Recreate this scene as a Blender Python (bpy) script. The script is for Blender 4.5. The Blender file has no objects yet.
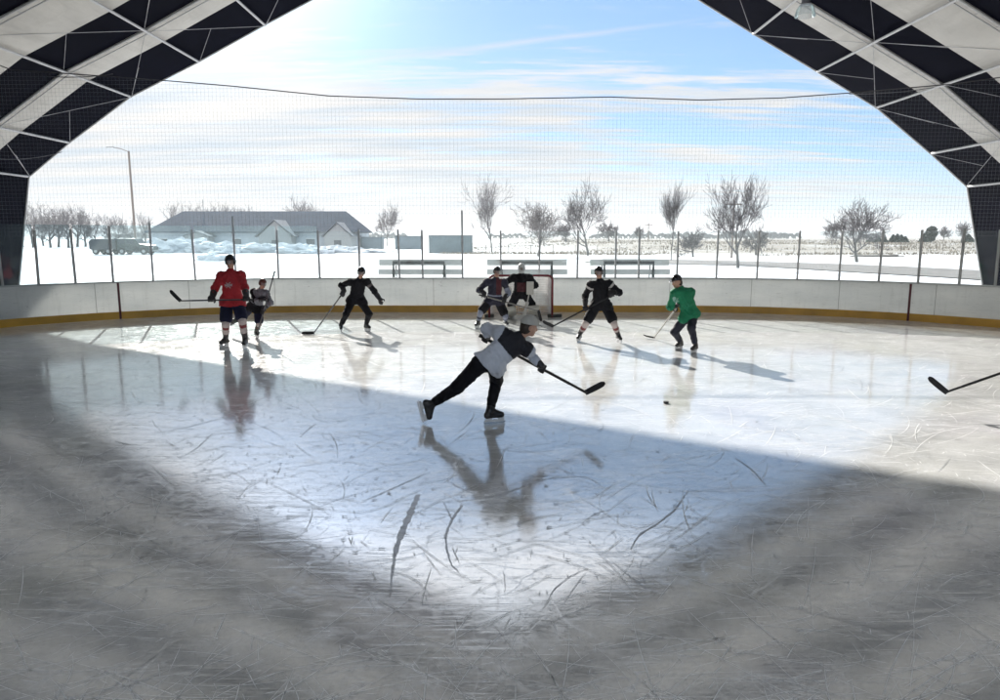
import bpy, math, random
import numpy as np
from mathutils import Vector, noise as mnoise
random.seed(7); rng = np.random.default_rng(7)
SC = bpy.context.scene
COL = SC.collection
V = lambda *a: np.array(a, float)
def nrm(v): v = np.array(v, float); return v/(np.linalg.norm(v)+1e-12)

# ---------------------------------------------------------------- camera geometry (used to survey where things stand)
F = 722.0; H = 2.35; PIT = math.atan(114/F)
def ray(px, py):
    u = px-500; v = 350-py
    return V(u, F*math.cos(PIT)+v*math.sin(PIT), -F*math.sin(PIT)+v*math.cos(PIT))
def G(px, py, z=0.0):
    r = ray(px, py); return r*((z-H)/r[2])+V(0, 0, H)
def A(px, py, Y):
    r = ray(px, py); return r*(Y/r[1])+V(0, 0, H)

# ---------------------------------------------------------------- materials
MATS = {}
def ntree(name):
    m = bpy.data.materials.new(name); m.use_nodes = True
    nt = m.node_tree; nt.nodes.clear()
    return m, nt
class NB:
    """tiny node builder"""
    def __init__(s, nt): s.nt = nt
    def n(s, typ, **kw):
        nd = s.nt.nodes.new(typ)
        ins = kw.pop('ins', {})
        for k, v in kw.items(): setattr(nd, k, v)
        for k, v in ins.items(): s.put(nd, k, v)
        return nd
    def put(s, nd, k, v):
        sock = nd.inputs[k]
        if isinstance(v, bpy.types.NodeSocket): s.nt.links.new(v, sock)
        elif isinstance(v, bpy.types.Node): s.nt.links.new(v.outputs[0], sock)
        else: sock.default_value = v
    def math(s, op, a, b=0.0, c=None, clamp=False):
        nd = s.n('ShaderNodeMath', operation=op, use_clamp=clamp)
        s.put(nd, 0, a); s.put(nd, 1, b)
        if c is not None: s.put(nd, 2, c)
        return nd.outputs[0]
    def mix(s, f, a, b):
        nd = s.n('ShaderNodeMix', data_type='RGBA')
        s.put(nd, 'Factor', f); 
        for i, v in ((6, a), (7, b)):
            if isinstance(v, tuple) and len(v) == 3: v = v+(1,)
            s.put(nd, i, v)
        return nd.outputs[2]
    def noise(s, vec, scale, detail=3, rough=.5, dist=0.0, out=0):
        nd = s.n('ShaderNodeTexNoise', ins={'Scale': scale, 'Detail': detail, 'Roughness': rough, 'Distortion': dist})
        if vec is not None: s.put(nd, 'Vector', vec)
        return nd.outputs[out]
    def maprange(s, v, a, b, c=0.0, d=1.0, smooth=False):
        nd = s.n('ShaderNodeMapRange', clamp=True)
        if smooth: nd.interpolation_type = 'SMOOTHSTEP'
        s.put(nd, 0, v); 
        for i, q in enumerate((a, b, c, d)): s.put(nd, i+1, q)
        return nd.outputs[0]
    def mapping(s, vec, sc=(1, 1, 1), rot=(0, 0, 0), loc=(0, 0, 0)):
        nd = s.n('ShaderNodeMapping', ins={'Vector': vec, 'Scale': sc, 'Rotation': rot, 'Location': loc})
        return nd.outputs[0]
def mat(name, col, rough=.6, metal=0, var=.15, nscale=6, bump=0.0, bscale=40, spec=.5, sheen=0):
    if name in MATS: return MATS[name]
    m, nt = ntree(name); b = NB(nt)
    tc = b.n('ShaderNodeTexCoord').outputs['Object']
    f = b.noise(tc, nscale, 4, .6)
    f = b.maprange(f, .3, .7)
    lo = tuple(c*(1-var) for c in col); hi = tuple(min(1, c*(1+var)) for c in col)
    p = b.n('ShaderNodeBsdfPrincipled', ins={'Base Color': b.mix(f, lo, hi), 'Roughness': rough, 'Metallic': metal, 'Specular IOR Level': spec, 'Sheen Weight': sheen})
    if bump:
        bn = b.n('ShaderNodeBump', ins={'Height': b.noise(tc, bscale, 3), 'Strength': bump, 'Distance': .01})
        b.put(p, 'Normal', bn)
    b.n('ShaderNodeOutputMaterial', ins={'Surface': p})
    MATS[name] = m
    return m

# ---------------------------------------------------------------- object helpers
ROOT = {}
def mesh_obj(name, verts, faces, mats, parent=None, midx=None, smooth=False, world=True):
    me = bpy.data.meshes.new(name)
    verts = np.asarray(verts, float)
    if parent is not None and world:
        r = parent
        while r.parent is not None: r = r.parent
        verts = verts-np.array(r.location)
    if isinstance(faces, np.ndarray) and len(faces):
        k = faces.shape[1]; nf = len(faces)
        me.vertices.add(len(verts)); me.vertices.foreach_set('co', verts.astype(np.float32).ravel())
        me.loops.add(nf*k); me.loops.foreach_set('vertex_index', faces.astype(np.int32).ravel())
        me.polygons.add(nf); me.polygons.foreach_set('loop_start', np.arange(0, nf*k, k, dtype=np.int32))
        me.polygons.foreach_set('loop_total', np.full(nf, k, np.int32))
        me.update(calc_edges=True)
    else:
        me.from_pydata([tuple(v) for v in verts], [], [tuple(int(i) for i in f) for f in faces])
    if not isinstance(mats, (list, tuple)): mats = [mats]
    for m in mats: me.materials.append(m)
    if midx is not None: me.polygons.foreach_set('material_index', np.asarray(midx, np.int32))
    if smooth: me.polygons.foreach_set('use_smooth', np.ones(len(me.polygons), bool))
    me.update()
    o = bpy.data.objects.new(name, me); COL.objects.link(o)
    if parent is not None: o.parent = parent
    return o
def tag(o, label=None, cat=None, group=None, kind=None):
    if label: o['label'] = label
    if cat: o['category'] = cat
    if group: o['group'] = group
    if kind: o['kind'] = kind
    return o
def empty(name, loc, label, cat, group=None):
    o = bpy.data.objects.new(name, None); COL.objects.link(o); o.location = Vector([float(c) for c in loc]); o.empty_display_size = .2
    return tag(o, label, cat, group)
def copy_tree(o, parent=None):
    c = o.copy(); COL.objects.link(c)
    if parent: c.parent = parent
    for ch in list(o.children): copy_tree(ch, c)
    return c
class MB:
    """collects boxes, tubes, plates into one mesh"""
    def __init__(s): s.v = []; s.f = []; s.m = []
    def add(s, v, f, mi=0):
        n = len(s.v); s.v += [tuple(float(c) for c in q) for q in v]; s.f += [tuple(i+n for i in q) for q in f]; s.m += [mi]*len(f)
    def obox(s, c, ax, ay, az, mi=0):
        """box from centre and three half-axis vectors"""
        c, ax, ay, az = map(np.array, (c, ax, ay, az))
        v = [c+sx*ax+sy*ay+sz*az for sz in (-1, 1) for sx, sy in ((-1, -1), (1, -1), (1, 1), (-1, 1))]
        s.add(v, [(3, 2, 1, 0), (4, 5, 6, 7), (0, 1, 5, 4), (1, 2, 6, 5), (2, 3, 7, 6), (3, 0, 4, 7)], mi)
    def box(s, x0, x1, y0, y1, z0, z1, mi=0):
        s.obox(((x0+x1)/2, (y0+y1)/2, (z0+z1)/2), ((x1-x0)/2, 0, 0), (0, (y1-y0)/2, 0), (0, 0, (z1-z0)/2), mi)
    def tube(s, pts, rad, n=6, cap=True, mi=0):
        pts = [np.array(p, float) for p in pts]
        if not hasattr(rad, '__len__'): rad = [rad]*len(pts)
        base = len(s.v); up = None; rings = []
        for i, p in enumerate(pts):
            t = nrm(pts[min(i+1, len(pts)-1)]-pts[max(i-1, 0)])
            if up is None:
                up = nrm(np.cross(t, V(0, 0, 1) if abs(t[2]) < .9 else V(1, 0, 0)))
            else: up = nrm(up-t*np.dot(up, t))
            w = np.cross(t, up)
            for k in range(n):
                a = 2*math.pi*k/n; s.v.append(tuple(p+rad[i]*(math.cos(a)*up+math.sin(a)*w)))
        for i in range(len(pts)-1):
            for k in range(n):
                a = base+i*n+k; b_ = base+i*n+(k+1) % n
                s.f.append((a, b_, b_+n, a+n)); s.m.append(mi)
        if cap:
            s.f.append(tuple(base+k for k in range(n))[::-1]); s.m.append(mi)
            e = base+(len(pts)-1)*n; s.f.append(tuple(e+k for k in range(n))); s.m.append(mi)
    def build(s, name, mats, parent=None, smooth=False):
        return mesh_obj(name, s.v, s.f, mats, parent, s.m, smooth)

# ---------------------------------------------------------------- implicit surfaces (for people, gloves, snow heaps)
def cap(a, b, ra, rb=None): return ('c', V(*a), V(*b), ra, ra if rb is None else rb)
def ell(c, r, X=(1, 0, 0), Y=(0, 1, 0), Z=(0, 0, 1)): return ('e', V(*c), V(*r), np.array([nrm(X), nrm(Y), nrm(Z)]))
def rbx(c, h, rr, X, Y, Z): return ('b', V(*c), V(*h), rr, np.array([nrm(X), nrm(Y), nrm(Z)]))
def pdist(p, q):
    if p[0] == 'c':
        _, a, b, ra, rb = p; ba = b-a; L = max(ba@ba, 1e-9)
        h = np.clip(((q-a)@ba)/L, 0, 1)
        return np.linalg.norm(q-a-h[:, None]*ba, axis=1)-(ra+(rb-ra)*h)
    if p[0] == 'e':
        l = (q-p[1])@p[3].T
        k0 = np.linalg.norm(l/p[2], axis=1); k1 = np.linalg.norm(l/p[2]**2, axis=1)+1e-9
        return k0*(k0-1)/k1
    l = np.abs((q-p[1])@p[4].T)-(p[2]-p[3])
    return np.linalg.norm(np.maximum(l, 0), axis=1)+np.minimum(l.max(axis=1), 0)-p[3]
def pbox(p):
    if p[0] == 'c':
        r = max(p[3], p[4]); return np.minimum(p[1], p[2])-r, np.maximum(p[1], p[2])+r
    if p[0] == 'e': r = p[2].max(); return p[1]-r, p[1]+r
    r = np.linalg.norm(p[2]); return p[1]-r, p[1]+r
def sdf_mesh(prims, h, k=.03, cut=None, fold=0, sub=()):
    bb = [pbox(p) for p in prims]
    lo = np.min([b[0] for b in bb], 0)-3*h; hi = np.max([b[1] for b in bb], 0)+3*h
    n = np.ceil((hi-lo)/h).astype(int)+1
    val = np.full(n, 1.0)
    ax = [lo[i]+h*np.arange(n[i]) for i in range(3)]
    def region(p, m):
        b0, b1 = pbox(p)
        i0 = np.clip(((b0-m-lo)/h).astype(int), 0, n-1); i1 = np.clip(((b1+m-lo)/h).astype(int)+2, 1, n)
        sl = tuple(slice(a, b) for a, b in zip(i0, i1))
        g = np.meshgrid(*[ax[i][sl[i]] for i in range(3)], indexing='ij')
        return sl, np.stack([q.ravel() for q in g], 1), g[0].shape
    for p in prims:
        sl, q, shp = region(p, k+3*h)
        d = pdist(p, q).reshape(shp); v = val[sl]
        hh = np.clip(.5+.5*(v-d)/k, 0, 1)
        val[sl] = v+(d-v)*hh-k*hh*(1-hh)
    for p in sub:
        sl, q, shp = region(p, 3*h)
        val[sl] = np.maximum(val[sl], -pdist(p, q).reshape(shp))
    if fold or cut is not None:
        g = np.meshgrid(*ax, indexing='ij')
        if fold:
            X, Y, Z = g
            w = np.sin(31*Z+9*np.sin(13*X+2)+7*np.sin(11*Y))*np.sin(17*X+8*np.sin(9*Z+1))+.6*np.sin(53*Z+23*X+19*Y+5*np.sin(17*X))
            val = val+fold*w
        if cut is not None:
            q = np.stack([a.ravel() for a in g], 1)
            val = np.maximum(val, cut(q).reshape(val.shape))
    s = val < 0
    acc = np.zeros(tuple(n-1)+(3,)); cnt = np.zeros(tuple(n-1))
    offs = [(0, 0, 0), (1, 0, 0), (0, 1, 0), (1, 1, 0), (0, 0, 1), (1, 0, 1), (0, 1, 1), (1, 1, 1)]
    edges = [(0, 1), (2, 3), (4, 5), (6, 7), (0, 2), (1, 3), (4, 6), (5, 7), (0, 4), (1, 5), (2, 6), (3, 7)]
    def cn(o, arr): return arr[o[0]:n[0]-1+o[0], o[1]:n[1]-1+o[1], o[2]:n[2]-1+o[2]]
    for a, b in edges:
        oa, ob = offs[a], offs[b]; sa, sb = cn(oa, s), cn(ob, s); ix = np.nonzero(sa != sb)
        va = cn(oa, val)[ix]; vb = cn(ob, val)[ix]; t = va/(va-vb)
        P = np.array(oa)[None]+t[:, None]*(np.array(ob)-np.array(oa))[None]
        acc[ix] += P; cnt[ix] += 1
    ix = np.nonzero(cnt > 0)
    idx = -np.ones(tuple(n-1), int); idx[ix] = np.arange(len(ix[0]))
    verts = (np.stack(ix, 1)+acc[ix]/cnt[ix][:, None])*h+lo
    F_ = []
    for axx in range(3):
        o = [0, 0, 0]; o[axx] = 1
        A0 = s[tuple(slice(0, n[i]-(1 if i == axx else 0)) for i in range(3))]
        B0 = s[tuple(slice(o[i], n[i]) for i in range(3))]
        c = np.nonzero(A0 != B0); c = np.stack(c, 1)
        u, w = [(1, 2), (2, 0), (0, 1)][axx]
        ok = (c[:, u] > 0) & (c[:, w] > 0) & (c[:, u] < n[u]-1) & (c[:, w] < n[w]-1); c = c[ok]
        inside = A0[tuple(c.T)]
        eu = np.zeros(3, int); eu[u] = 1; ew = np.zeros(3, int); ew[w] = 1
        q = np.stack([idx[tuple((c-eu-ew).T)], idx[tuple((c-ew).T)], idx[tuple(c.T)], idx[tuple((c-eu).T)]], 1)
        q[~inside] = q[~inside][:, ::-1]
        F_.append(q)
    return verts, np.concatenate(F_)
def sdf_obj(name, prims, h, mats, parent, k=.03, classify=None, cut=None, fold=0, sub=()):
    v, f = sdf_mesh(prims, h, k, cut, fold, sub)
    mi = None
    if classify is not None: mi = classify(v[f].mean(1))
    return mesh_obj(name, v, f, mats, parent, mi, smooth=True)

# ================================================================= WORLD
SUN_AZ = 22.0; SUN_EL = 26.0      # sun stands ahead, to the left
def build_world():
    w = bpy.data.worlds.new("World"); SC.world = w; w.use_nodes = True
    nt = w.node_tree; nt.nodes.clear(); b = NB(nt)
    sky = b.n('ShaderNodeTexSky', sky_type='NISHITA', sun_disc=False, sun_elevation=math.radians(SUN_EL), sun_rotation=math.radians(-SUN_AZ),
              altitude=1500, air_density=1.0, dust_density=.6, ozone_density=2.0)
    tc = b.n('ShaderNodeTexCoord').outputs['Generated']
    sp = b.n('ShaderNodeSeparateXYZ', ins={0: tc})
    x, y, z = sp.outputs
    zc = b.math('ADD', b.math('MAXIMUM', z, 0.0), .10)
    cx = b.math('DIVIDE', x, zc); cy = b.math('DIVIDE', y, zc)
    P = b.n('ShaderNodeCombineXYZ', ins={0: cx, 1: cy, 2: 0.0}).outputs[0]
    P1 = b.mapping(P, sc=(.55, 1.15, 1), rot=(0, 0, .12), loc=(3.1, .6, 0))
    n1 = b.noise(P1, 1.0, 8, .56, .35)
    P2 = b.mapping(P, sc=(.9, 3.4, 1), rot=(0, 0, -.1), loc=(0, 1.4, 0))
    n2 = b.noise(P2, 1.6, 6, .6, .5)
    n = b.math('ADD', b.math('MULTIPLY', n1, .62), b.math('MULTIPLY', n2, .38))
    # a bank of thin cloud toward the sun (left) and low over the horizon, clearer to the right and high up
    az = b.math('ARCTAN2', x, y)
    bias = b.math('MULTIPLY', b.math('ADD', az, .05), -.24)
    low = b.maprange(z, .06, .36, .10, -.06)
    n4 = b.noise(b.mapping(P, sc=(.8, 5.5, 1), rot=(0, 0, .07), loc=(2, 7, 0)), 2.2, 6, .62, .4)
    n = b.math('ADD', n, b.math('MULTIPLY', b.math('SUBTRACT', n4, .5), .45))
    t = b.math('ADD', b.math('ADD', n, bias), low)
    fac = b.maprange(t, .42, .60, 0.0, 1.0, smooth=True)
    # contrail: a great circle
    d1 = nrm(ray(240, 77)); d2 = nrm(ray(725, 17)); nr = nrm(np.cross(d1, d2))
    dot = b.n('ShaderNodeVectorMath', operation='DOT_PRODUCT', ins={0: tc, 1: tuple(nr)}).outputs['Value']
    wob = b.math('MULTIPLY', b.math('SUBTRACT', b.noise(tc, 9, 3), .5), .008)
    wid = b.maprange(az, -.35, .3, .010, .003)
    ct = b.math('SUBTRACT', 1.0, b.math('DIVIDE', b.math('ABSOLUTE', b.math('ADD', dot, wob)), wid), clamp=True)
    ct = b.math('MULTIPLY', ct, b.maprange(az, -.38, -.25))
    ct = b.math('MULTIPLY', ct, b.maprange(az, .30, .10))
    fac = b.math('MAXIMUM', fac, b.math('MULTIPLY', ct, .6))
    # cloud brightness: thicker parts greyer, thin parts bright
    n3 = b.noise(b.mapping(P, sc=(.5, 2.4, 1), loc=(5, 2, 0)), 1.3, 6, .6)
    cc = b.mix(b.maprange(n3, .38, .62), (3.7, 4.1, 4.5), (5.1, 4.92, 4.7))
    # horizon: milky
    blue = b.mix(.55, sky.outputs[0], (1.55, 2.75, 4.4))
    # glow round the unseen sun, added to brighten the sky reflection on the ice
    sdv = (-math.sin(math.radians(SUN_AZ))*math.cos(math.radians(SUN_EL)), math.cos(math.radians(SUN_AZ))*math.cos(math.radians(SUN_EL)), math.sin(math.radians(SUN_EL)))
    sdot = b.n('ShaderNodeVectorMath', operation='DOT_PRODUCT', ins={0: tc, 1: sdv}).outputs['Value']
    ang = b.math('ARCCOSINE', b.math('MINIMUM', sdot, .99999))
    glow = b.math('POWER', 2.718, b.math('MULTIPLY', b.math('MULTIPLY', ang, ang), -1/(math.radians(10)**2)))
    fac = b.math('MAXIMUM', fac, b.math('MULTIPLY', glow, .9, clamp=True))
    high = b.math('MULTIPLY', b.maprange(z, .335, .42), .9)  # bright cloud band added above the view to lift the ice reflection
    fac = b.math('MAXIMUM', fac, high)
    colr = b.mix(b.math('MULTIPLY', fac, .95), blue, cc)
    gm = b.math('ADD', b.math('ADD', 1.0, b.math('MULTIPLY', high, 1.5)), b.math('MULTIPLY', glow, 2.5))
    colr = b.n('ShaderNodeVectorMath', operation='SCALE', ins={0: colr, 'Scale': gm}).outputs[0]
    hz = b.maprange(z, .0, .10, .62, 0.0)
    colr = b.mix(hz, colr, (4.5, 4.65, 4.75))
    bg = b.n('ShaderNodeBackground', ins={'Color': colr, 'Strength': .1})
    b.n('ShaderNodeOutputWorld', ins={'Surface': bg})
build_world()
sd = bpy.data.lights.new('sun', 'SUN'); sd.energy = 5.0; sd.angle = math.radians(.55); sd.color = (1.0, .95, .87)
so = bpy.data.objects.new('sun', sd); COL.objects.link(so)
a_, e_ = math.radians(SUN_AZ), math.radians(SUN_EL)
so.rotation_euler = Vector((math.sin(a_)*math.cos(e_), -math.cos(a_)*math.cos(e_), -math.sin(e_))).to_track_quat('-Z', 'Y').to_euler()
so.location = (-12, 30, 20)
cd = bpy.data.cameras.new('camera'); co = bpy.data.objects.new('camera', cd); COL.objects.link(co)
cd.sensor_width = 36; cd.lens = F/1000*36; cd.clip_start = .05; cd.clip_end = 6000
co.location = (0, 0, H); co.rotation_euler = (math.pi/2-PIT, 0, 0); SC.camera = co
SC.view_settings.view_transform = 'Standard'; SC.view_settings.look = 'None'; SC.view_settings.gamma = 1
SC.view_settings.use_curve_mapping = False; SC.view_settings.exposure = .9
SC.cycles.max_bounces = 10; SC.cycles.diffuse_bounces = 4; SC.cycles.glossy_bounces = 4; SC.cycles.transparent_max_bounces = 24
SC.cycles.transmission_bounces = 6; SC.cycles.use_denoising = True; SC.cycles.use_adaptive_sampling = True; SC.cycles.adaptive_threshold = .03; SC.cycles.sample_clamp_indirect = 6
SC.cycles.caustics_reflective = False; SC.cycles.caustics_refractive = False

# ================================================================= RINK OUTLINE
HW, YC, CR = 15.0, 12.4, 10.0       # half width, y where the corner arcs start, corner radius
S_SIDE = YC+8; S_ARC = math.pi/2*CR; S_END = 10.0
S_TOT = 2*S_SIDE+2*S_ARC+S_END
def path(s):
    """point and outward normal along the boards, from the near left round to the near right"""
    if s < S_SIDE: return V(-HW, -8+s, 0), V(-1, 0, 0)
    s -= S_SIDE
    if s < S_ARC:
        a = math.pi-s/CR; return V(-5+CR*math.cos(a), YC+CR*math.sin(a), 0), V(math.cos(a), math.sin(a), 0)
    s -= S_ARC
    if s < S_END: return V(-5+s, YC+CR, 0), V(0, 1, 0)
    s -= S_END
    if s < S_ARC:
        a = math.pi/2-s/CR; return V(5+CR*math.cos(a), YC+CR*math.sin(a), 0), V(math.cos(a), math.sin(a), 0)
    s -= S_ARC
    return V(HW, YC-s, 0), V(1, 0, 0)
SS = np.linspace(0, S_TOT, 1600); PP = np.array([path(s)[0] for s in SS])
def s_at_px(px, up=False):
    """arc length where the vertical plane through this pixel column meets the boards (in front of us)"""
    u = (px-500)
    yy = 279.0
    r = ray(px, yy); ang = math.atan2(r[0], r[1])
    a = np.arctan2(PP[:, 0], PP[:, 1]); m = PP[:, 1] > 3
    i = np.argmin(np.where(m, np.abs(a-ang), 9)); return SS[i]

# ---------------------------------------------------------------- ice
def ice_material():
    m, nt = ntree('rink_ice'); b = NB(nt)
    tc = b.n('ShaderNodeTexCoord').outputs['Object']
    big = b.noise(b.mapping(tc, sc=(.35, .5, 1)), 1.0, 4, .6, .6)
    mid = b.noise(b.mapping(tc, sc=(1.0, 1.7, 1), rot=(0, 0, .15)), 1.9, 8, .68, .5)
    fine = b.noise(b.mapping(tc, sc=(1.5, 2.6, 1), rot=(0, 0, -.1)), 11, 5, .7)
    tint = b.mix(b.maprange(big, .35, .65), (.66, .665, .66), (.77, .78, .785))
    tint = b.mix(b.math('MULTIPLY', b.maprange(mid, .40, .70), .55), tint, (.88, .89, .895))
    pur = b.noise(b.mapping(tc, loc=(7, 3, 0)), .55, 3, .5)
    tint = b.mix(b.math('MULTIPLY', b.maprange(pur, .5, .68), .35), tint, (.62, .58, .66))
    oli = b.noise(b.mapping(tc, loc=(-4, 9, 0)), .6, 3, .5)
    tint = b.mix(b.math('MULTIPLY', b.maprange(oli, .5, .68), .35), tint, (.64, .645, .54))
    def cracks(scale, w, loc, dist, st=(1, 1, 1), lo=.45, hi=.6, ms=.8):
        wv = b.noise(tc, dist[0], 3, .5, out=1)
        off = b.n('ShaderNodeVectorMath', operation='SCALE', ins={0: wv, 'Scale': dist[1]}).outputs[0]
        vv = b.n('ShaderNodeVectorMath', operation='ADD', ins={0: b.mapping(tc, sc=st, loc=loc), 1: off}).outputs[0]
        vo = b.n('ShaderNodeTexVoronoi', feature='DISTANCE_TO_EDGE', ins={'Vector': vv, 'Scale': scale}).outputs['Distance']
        ln = b.maprange(vo, 0.0, w, 1.0, 0.0)
        msk = b.maprange(b.noise(b.mapping(tc, loc=(loc[1], loc[0], 0)), ms, 3, .6), lo, hi)
        return b.math('MULTIPLY', ln, msk)
    c1 = cracks(.55, .010, (3, 1, 0), (.5, 1.6), lo=.42, hi=.55)
    c2 = cracks(1.5, .018, (8, 5, 0), (.9, 1.2), st=(1, .8, 1), lo=.45, hi=.6, ms=1.1)
    c3 = cracks(3.8, .03, (1, 9, 0), (1.6, .7), lo=.48, hi=.62, ms=.9)
    scr = b.math('MAXIMUM', b.math('MAXIMUM', b.math('MULTIPLY', c1, .5), b.math('MULTIPLY', c2, .8)), b.math('MULTIPLY', c3, .6))
    for q, (rz, sx) in enumerate(((.35, 1.1), (1.25, .8), (-.75, 1.0), (2.3, .9))):
        nn_ = b.noise(b.mapping(tc, sc=(sx, 34, 1), rot=(0, 0, rz), loc=(q*3, q, 0)), 1.6, 2, .5, .15)
        mk = b.maprange(b.noise(b.mapping(tc, loc=(q*5, -q*3, 0)), 1.1, 4, .65), .48, .60)
        scr = b.math('MAXIMUM', scr, b.math('MULTIPLY', b.math('MULTIPLY', b.maprange(nn_, .61, .67), mk), .95))
    snowy = b.math('MULTIPLY', b.maprange(fine, .56, .72), b.maprange(mid, .42, .62))
    tint = b.mix(b.math('MULTIPLY', scr, .55), tint, (.93, .94, .95))
    tint = b.mix(b.math('MULTIPLY', snowy, .5), tint, (.93, .94, .95))
    vs = b.n('ShaderNodeTexVoronoi', ins={'Vector': b.mapping(tc, sc=(1, 1.4, 1)), 'Scale': 6.5, 'Randomness': 1.0})
    spot = b.maprange(vs.outputs['Distance'], .0, .055, 1, 0)
    spot = b.math('MULTIPLY', spot, b.maprange(b.noise(tc, .8, 4, .6), .52, .60))
    tint = b.mix(b.math('MULTIPLY', spot, .75), tint, (.16, .17, .19))
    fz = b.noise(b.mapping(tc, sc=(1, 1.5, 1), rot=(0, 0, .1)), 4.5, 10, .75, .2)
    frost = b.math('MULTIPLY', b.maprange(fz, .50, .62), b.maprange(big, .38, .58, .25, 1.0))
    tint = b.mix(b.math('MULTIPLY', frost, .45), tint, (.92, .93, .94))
    grit = b.noise(tc, 42, 4, .7)
    tint = b.mix(b.math('MULTIPLY', b.maprange(grit, .54, .70), .55), tint, (.36, .37, .38))
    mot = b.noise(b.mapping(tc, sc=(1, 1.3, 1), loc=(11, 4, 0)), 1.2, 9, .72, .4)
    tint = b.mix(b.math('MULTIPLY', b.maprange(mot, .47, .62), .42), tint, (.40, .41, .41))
    rgh = b.maprange(mid, .35, .7, .05, .11)
    rgh = b.math('ADD', rgh, b.math('MULTIPLY', snowy, .22))
    rgh = b.math('ADD', rgh, b.math('MULTIPLY', scr, .22))
    rgh = b.math('ADD', rgh, b.math('MULTIPLY', frost, .10))
    hgt = b.math('ADD', b.math('MULTIPLY', fine, .35), b.math('MULTIPLY', mid, .9))
    hgt = b.math('ADD', hgt, b.math('MULTIPLY', scr, -.35))
    bn = b.n('ShaderNodeBump', ins={'Height': hgt, 'Strength': .035, 'Distance': .02})
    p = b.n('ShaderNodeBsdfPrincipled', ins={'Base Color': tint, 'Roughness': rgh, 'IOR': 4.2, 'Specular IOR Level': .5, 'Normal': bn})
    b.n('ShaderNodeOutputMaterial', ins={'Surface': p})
    return m
ICE = ice_material()
ring = [path(s)[0]+path(s)[1]*.02 for s in np.linspace(0, S_TOT, 140)]
mb = MB(); pts = [(p[0], p[1], 0) for p in ring]
mb.add(pts, [tuple(range(len(pts)))[::-1]])
ice = tag(mb.build('ice', ICE), 'grey white rink ice scored with skate marks', kind='structure')

# skate marks: shallow gouges cut by blades, and ridges of shaved snow (part of the ice sheet)
GOUGE = mat('wet_gouge', (.36, .37, .39), .28, var=.35, nscale=14)
SHAVE = mat('shaved_snow', (.90, .91, .93), .6, var=.1)
def ribbon(mb, pts, w, z, mi):
    pts = [np.array(p, float)[:2] for p in pts]; L = []; R = []
    for i, p in enumerate(pts):
        t = nrm(pts[min(i+1, len(pts)-1)]-pts[max(i-1, 0)]); nn = V(-t[1], t[0]); ww = w[i] if hasattr(w, '__len__') else w
        L.append((*(p+nn*ww/2), z)); R.append((*(p-nn*ww/2), z))
    n = len(pts); mb.add(L+R, [(i, n+i, n+i+1, i+1) for i in range(n-1)], mi)
def smoothline(P, m=6):
    P = [np.array(p, float) for p in P]; out = []
    for i in range(len(P)-1):
        p0, p1, p2, p3 = P[max(i-1, 0)], P[i], P[i+1], P[min(i+2, len(P)-1)]
        for k in range(m):
            t = k/m; out.append(.5*((2*p1)+(-p0+p2)*t+(2*p0-5*p1+4*p2-p3)*t*t+(-p0+3*p1-3*p2+p3)*t**3))
    out.append(P[-1]); return out
mb = MB()
traced = [  # (pixel trace, widths in mm start..end)
    ([(418, 495), (411, 512), (401, 535), (394, 560), (390, 596)], (70, 110, 75, 45, 8)),
    ([(462, 505), (452, 520), (446, 535), (447, 550), (452, 565), (459, 572)], (35, 30, 30, 24, 16, 6)),
    ([(444, 503), (449, 513), (452, 519)], (6, 14, 20)),
    ([(688, 491), (676, 508), (660, 522), (640, 535), (631, 549)], (10, 22, 26, 26, 9)),
    ([(688, 491), (720, 492), (750, 497)], (10, 6, 3)),
    ([(366, 500), (385, 492), (405, 483), (425, 474)], (8, 24, 22, 10)),
    ([(430, 503), (460, 501), (500, 495), (530, 484), (560, 476)], (6, 14, 18, 20, 14)),
    ([(560, 478), (585, 477), (604, 488)], (14, 18, 6)),
    ([(446, 480), (458, 487), (472, 493)], (8, 14, 6)),
    ([(205, 535), (235, 538), (270, 539), (305, 536)], (5, 14, 20, 4)),
    ([(115, 441), (125, 444), (140, 445)], (14, 30, 10)),
    ([(180, 458), (197, 448), (213, 433)], (6, 14, 14)),
    ([(150, 433), (175, 430), (215, 420), (240, 414)], (6, 18, 22, 10)),
    ([(548, 600), (556, 588), (572, 576), (590, 568)], (5, 12, 11, 5)),
    ([(612, 562), (628, 575), (648, 590)], (4, 9, 9)),
    ([(586, 520), (598, 513), (610, 510)], (8, 14, 10)),
    ([(330, 420), (370, 414), (410, 412)], (6, 18, 8)),
    ([(700, 470), (716, 462), (724, 452), (718, 446)], (5, 9, 9, 4)),
    ([(735, 458), (752, 470), (768, 488)], (12, 22, 8)),
    ([(60, 402), (110, 404), (150, 398)], (8, 16, 8)),
    ([(280, 600), (330, 596), (370, 600)], (3, 8, 3)),
    ([(100, 520), (150, 540), (190, 570)], (3, 9, 4)),
    ([(490, 447), (520, 452), (560, 450)], (6, 18, 8)),
    ([(300, 437), (310, 428), (316, 424)], (10, 20, 8)),
]
for tr, w in traced:
    P = [p+V(random.gauss(0, .002), random.gauss(0, .004), 0) for p in smoothline([G(*p) for p in tr], 9)]; ww = np.interp(np.linspace(0, 1, len(P)), np.linspace(0, 1, len(w)), w)/1000*.62
    ww = [a*(.55+.7*random.random()) for a in ww]
    ribbon(mb, P, ww, .004, 0)
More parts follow.
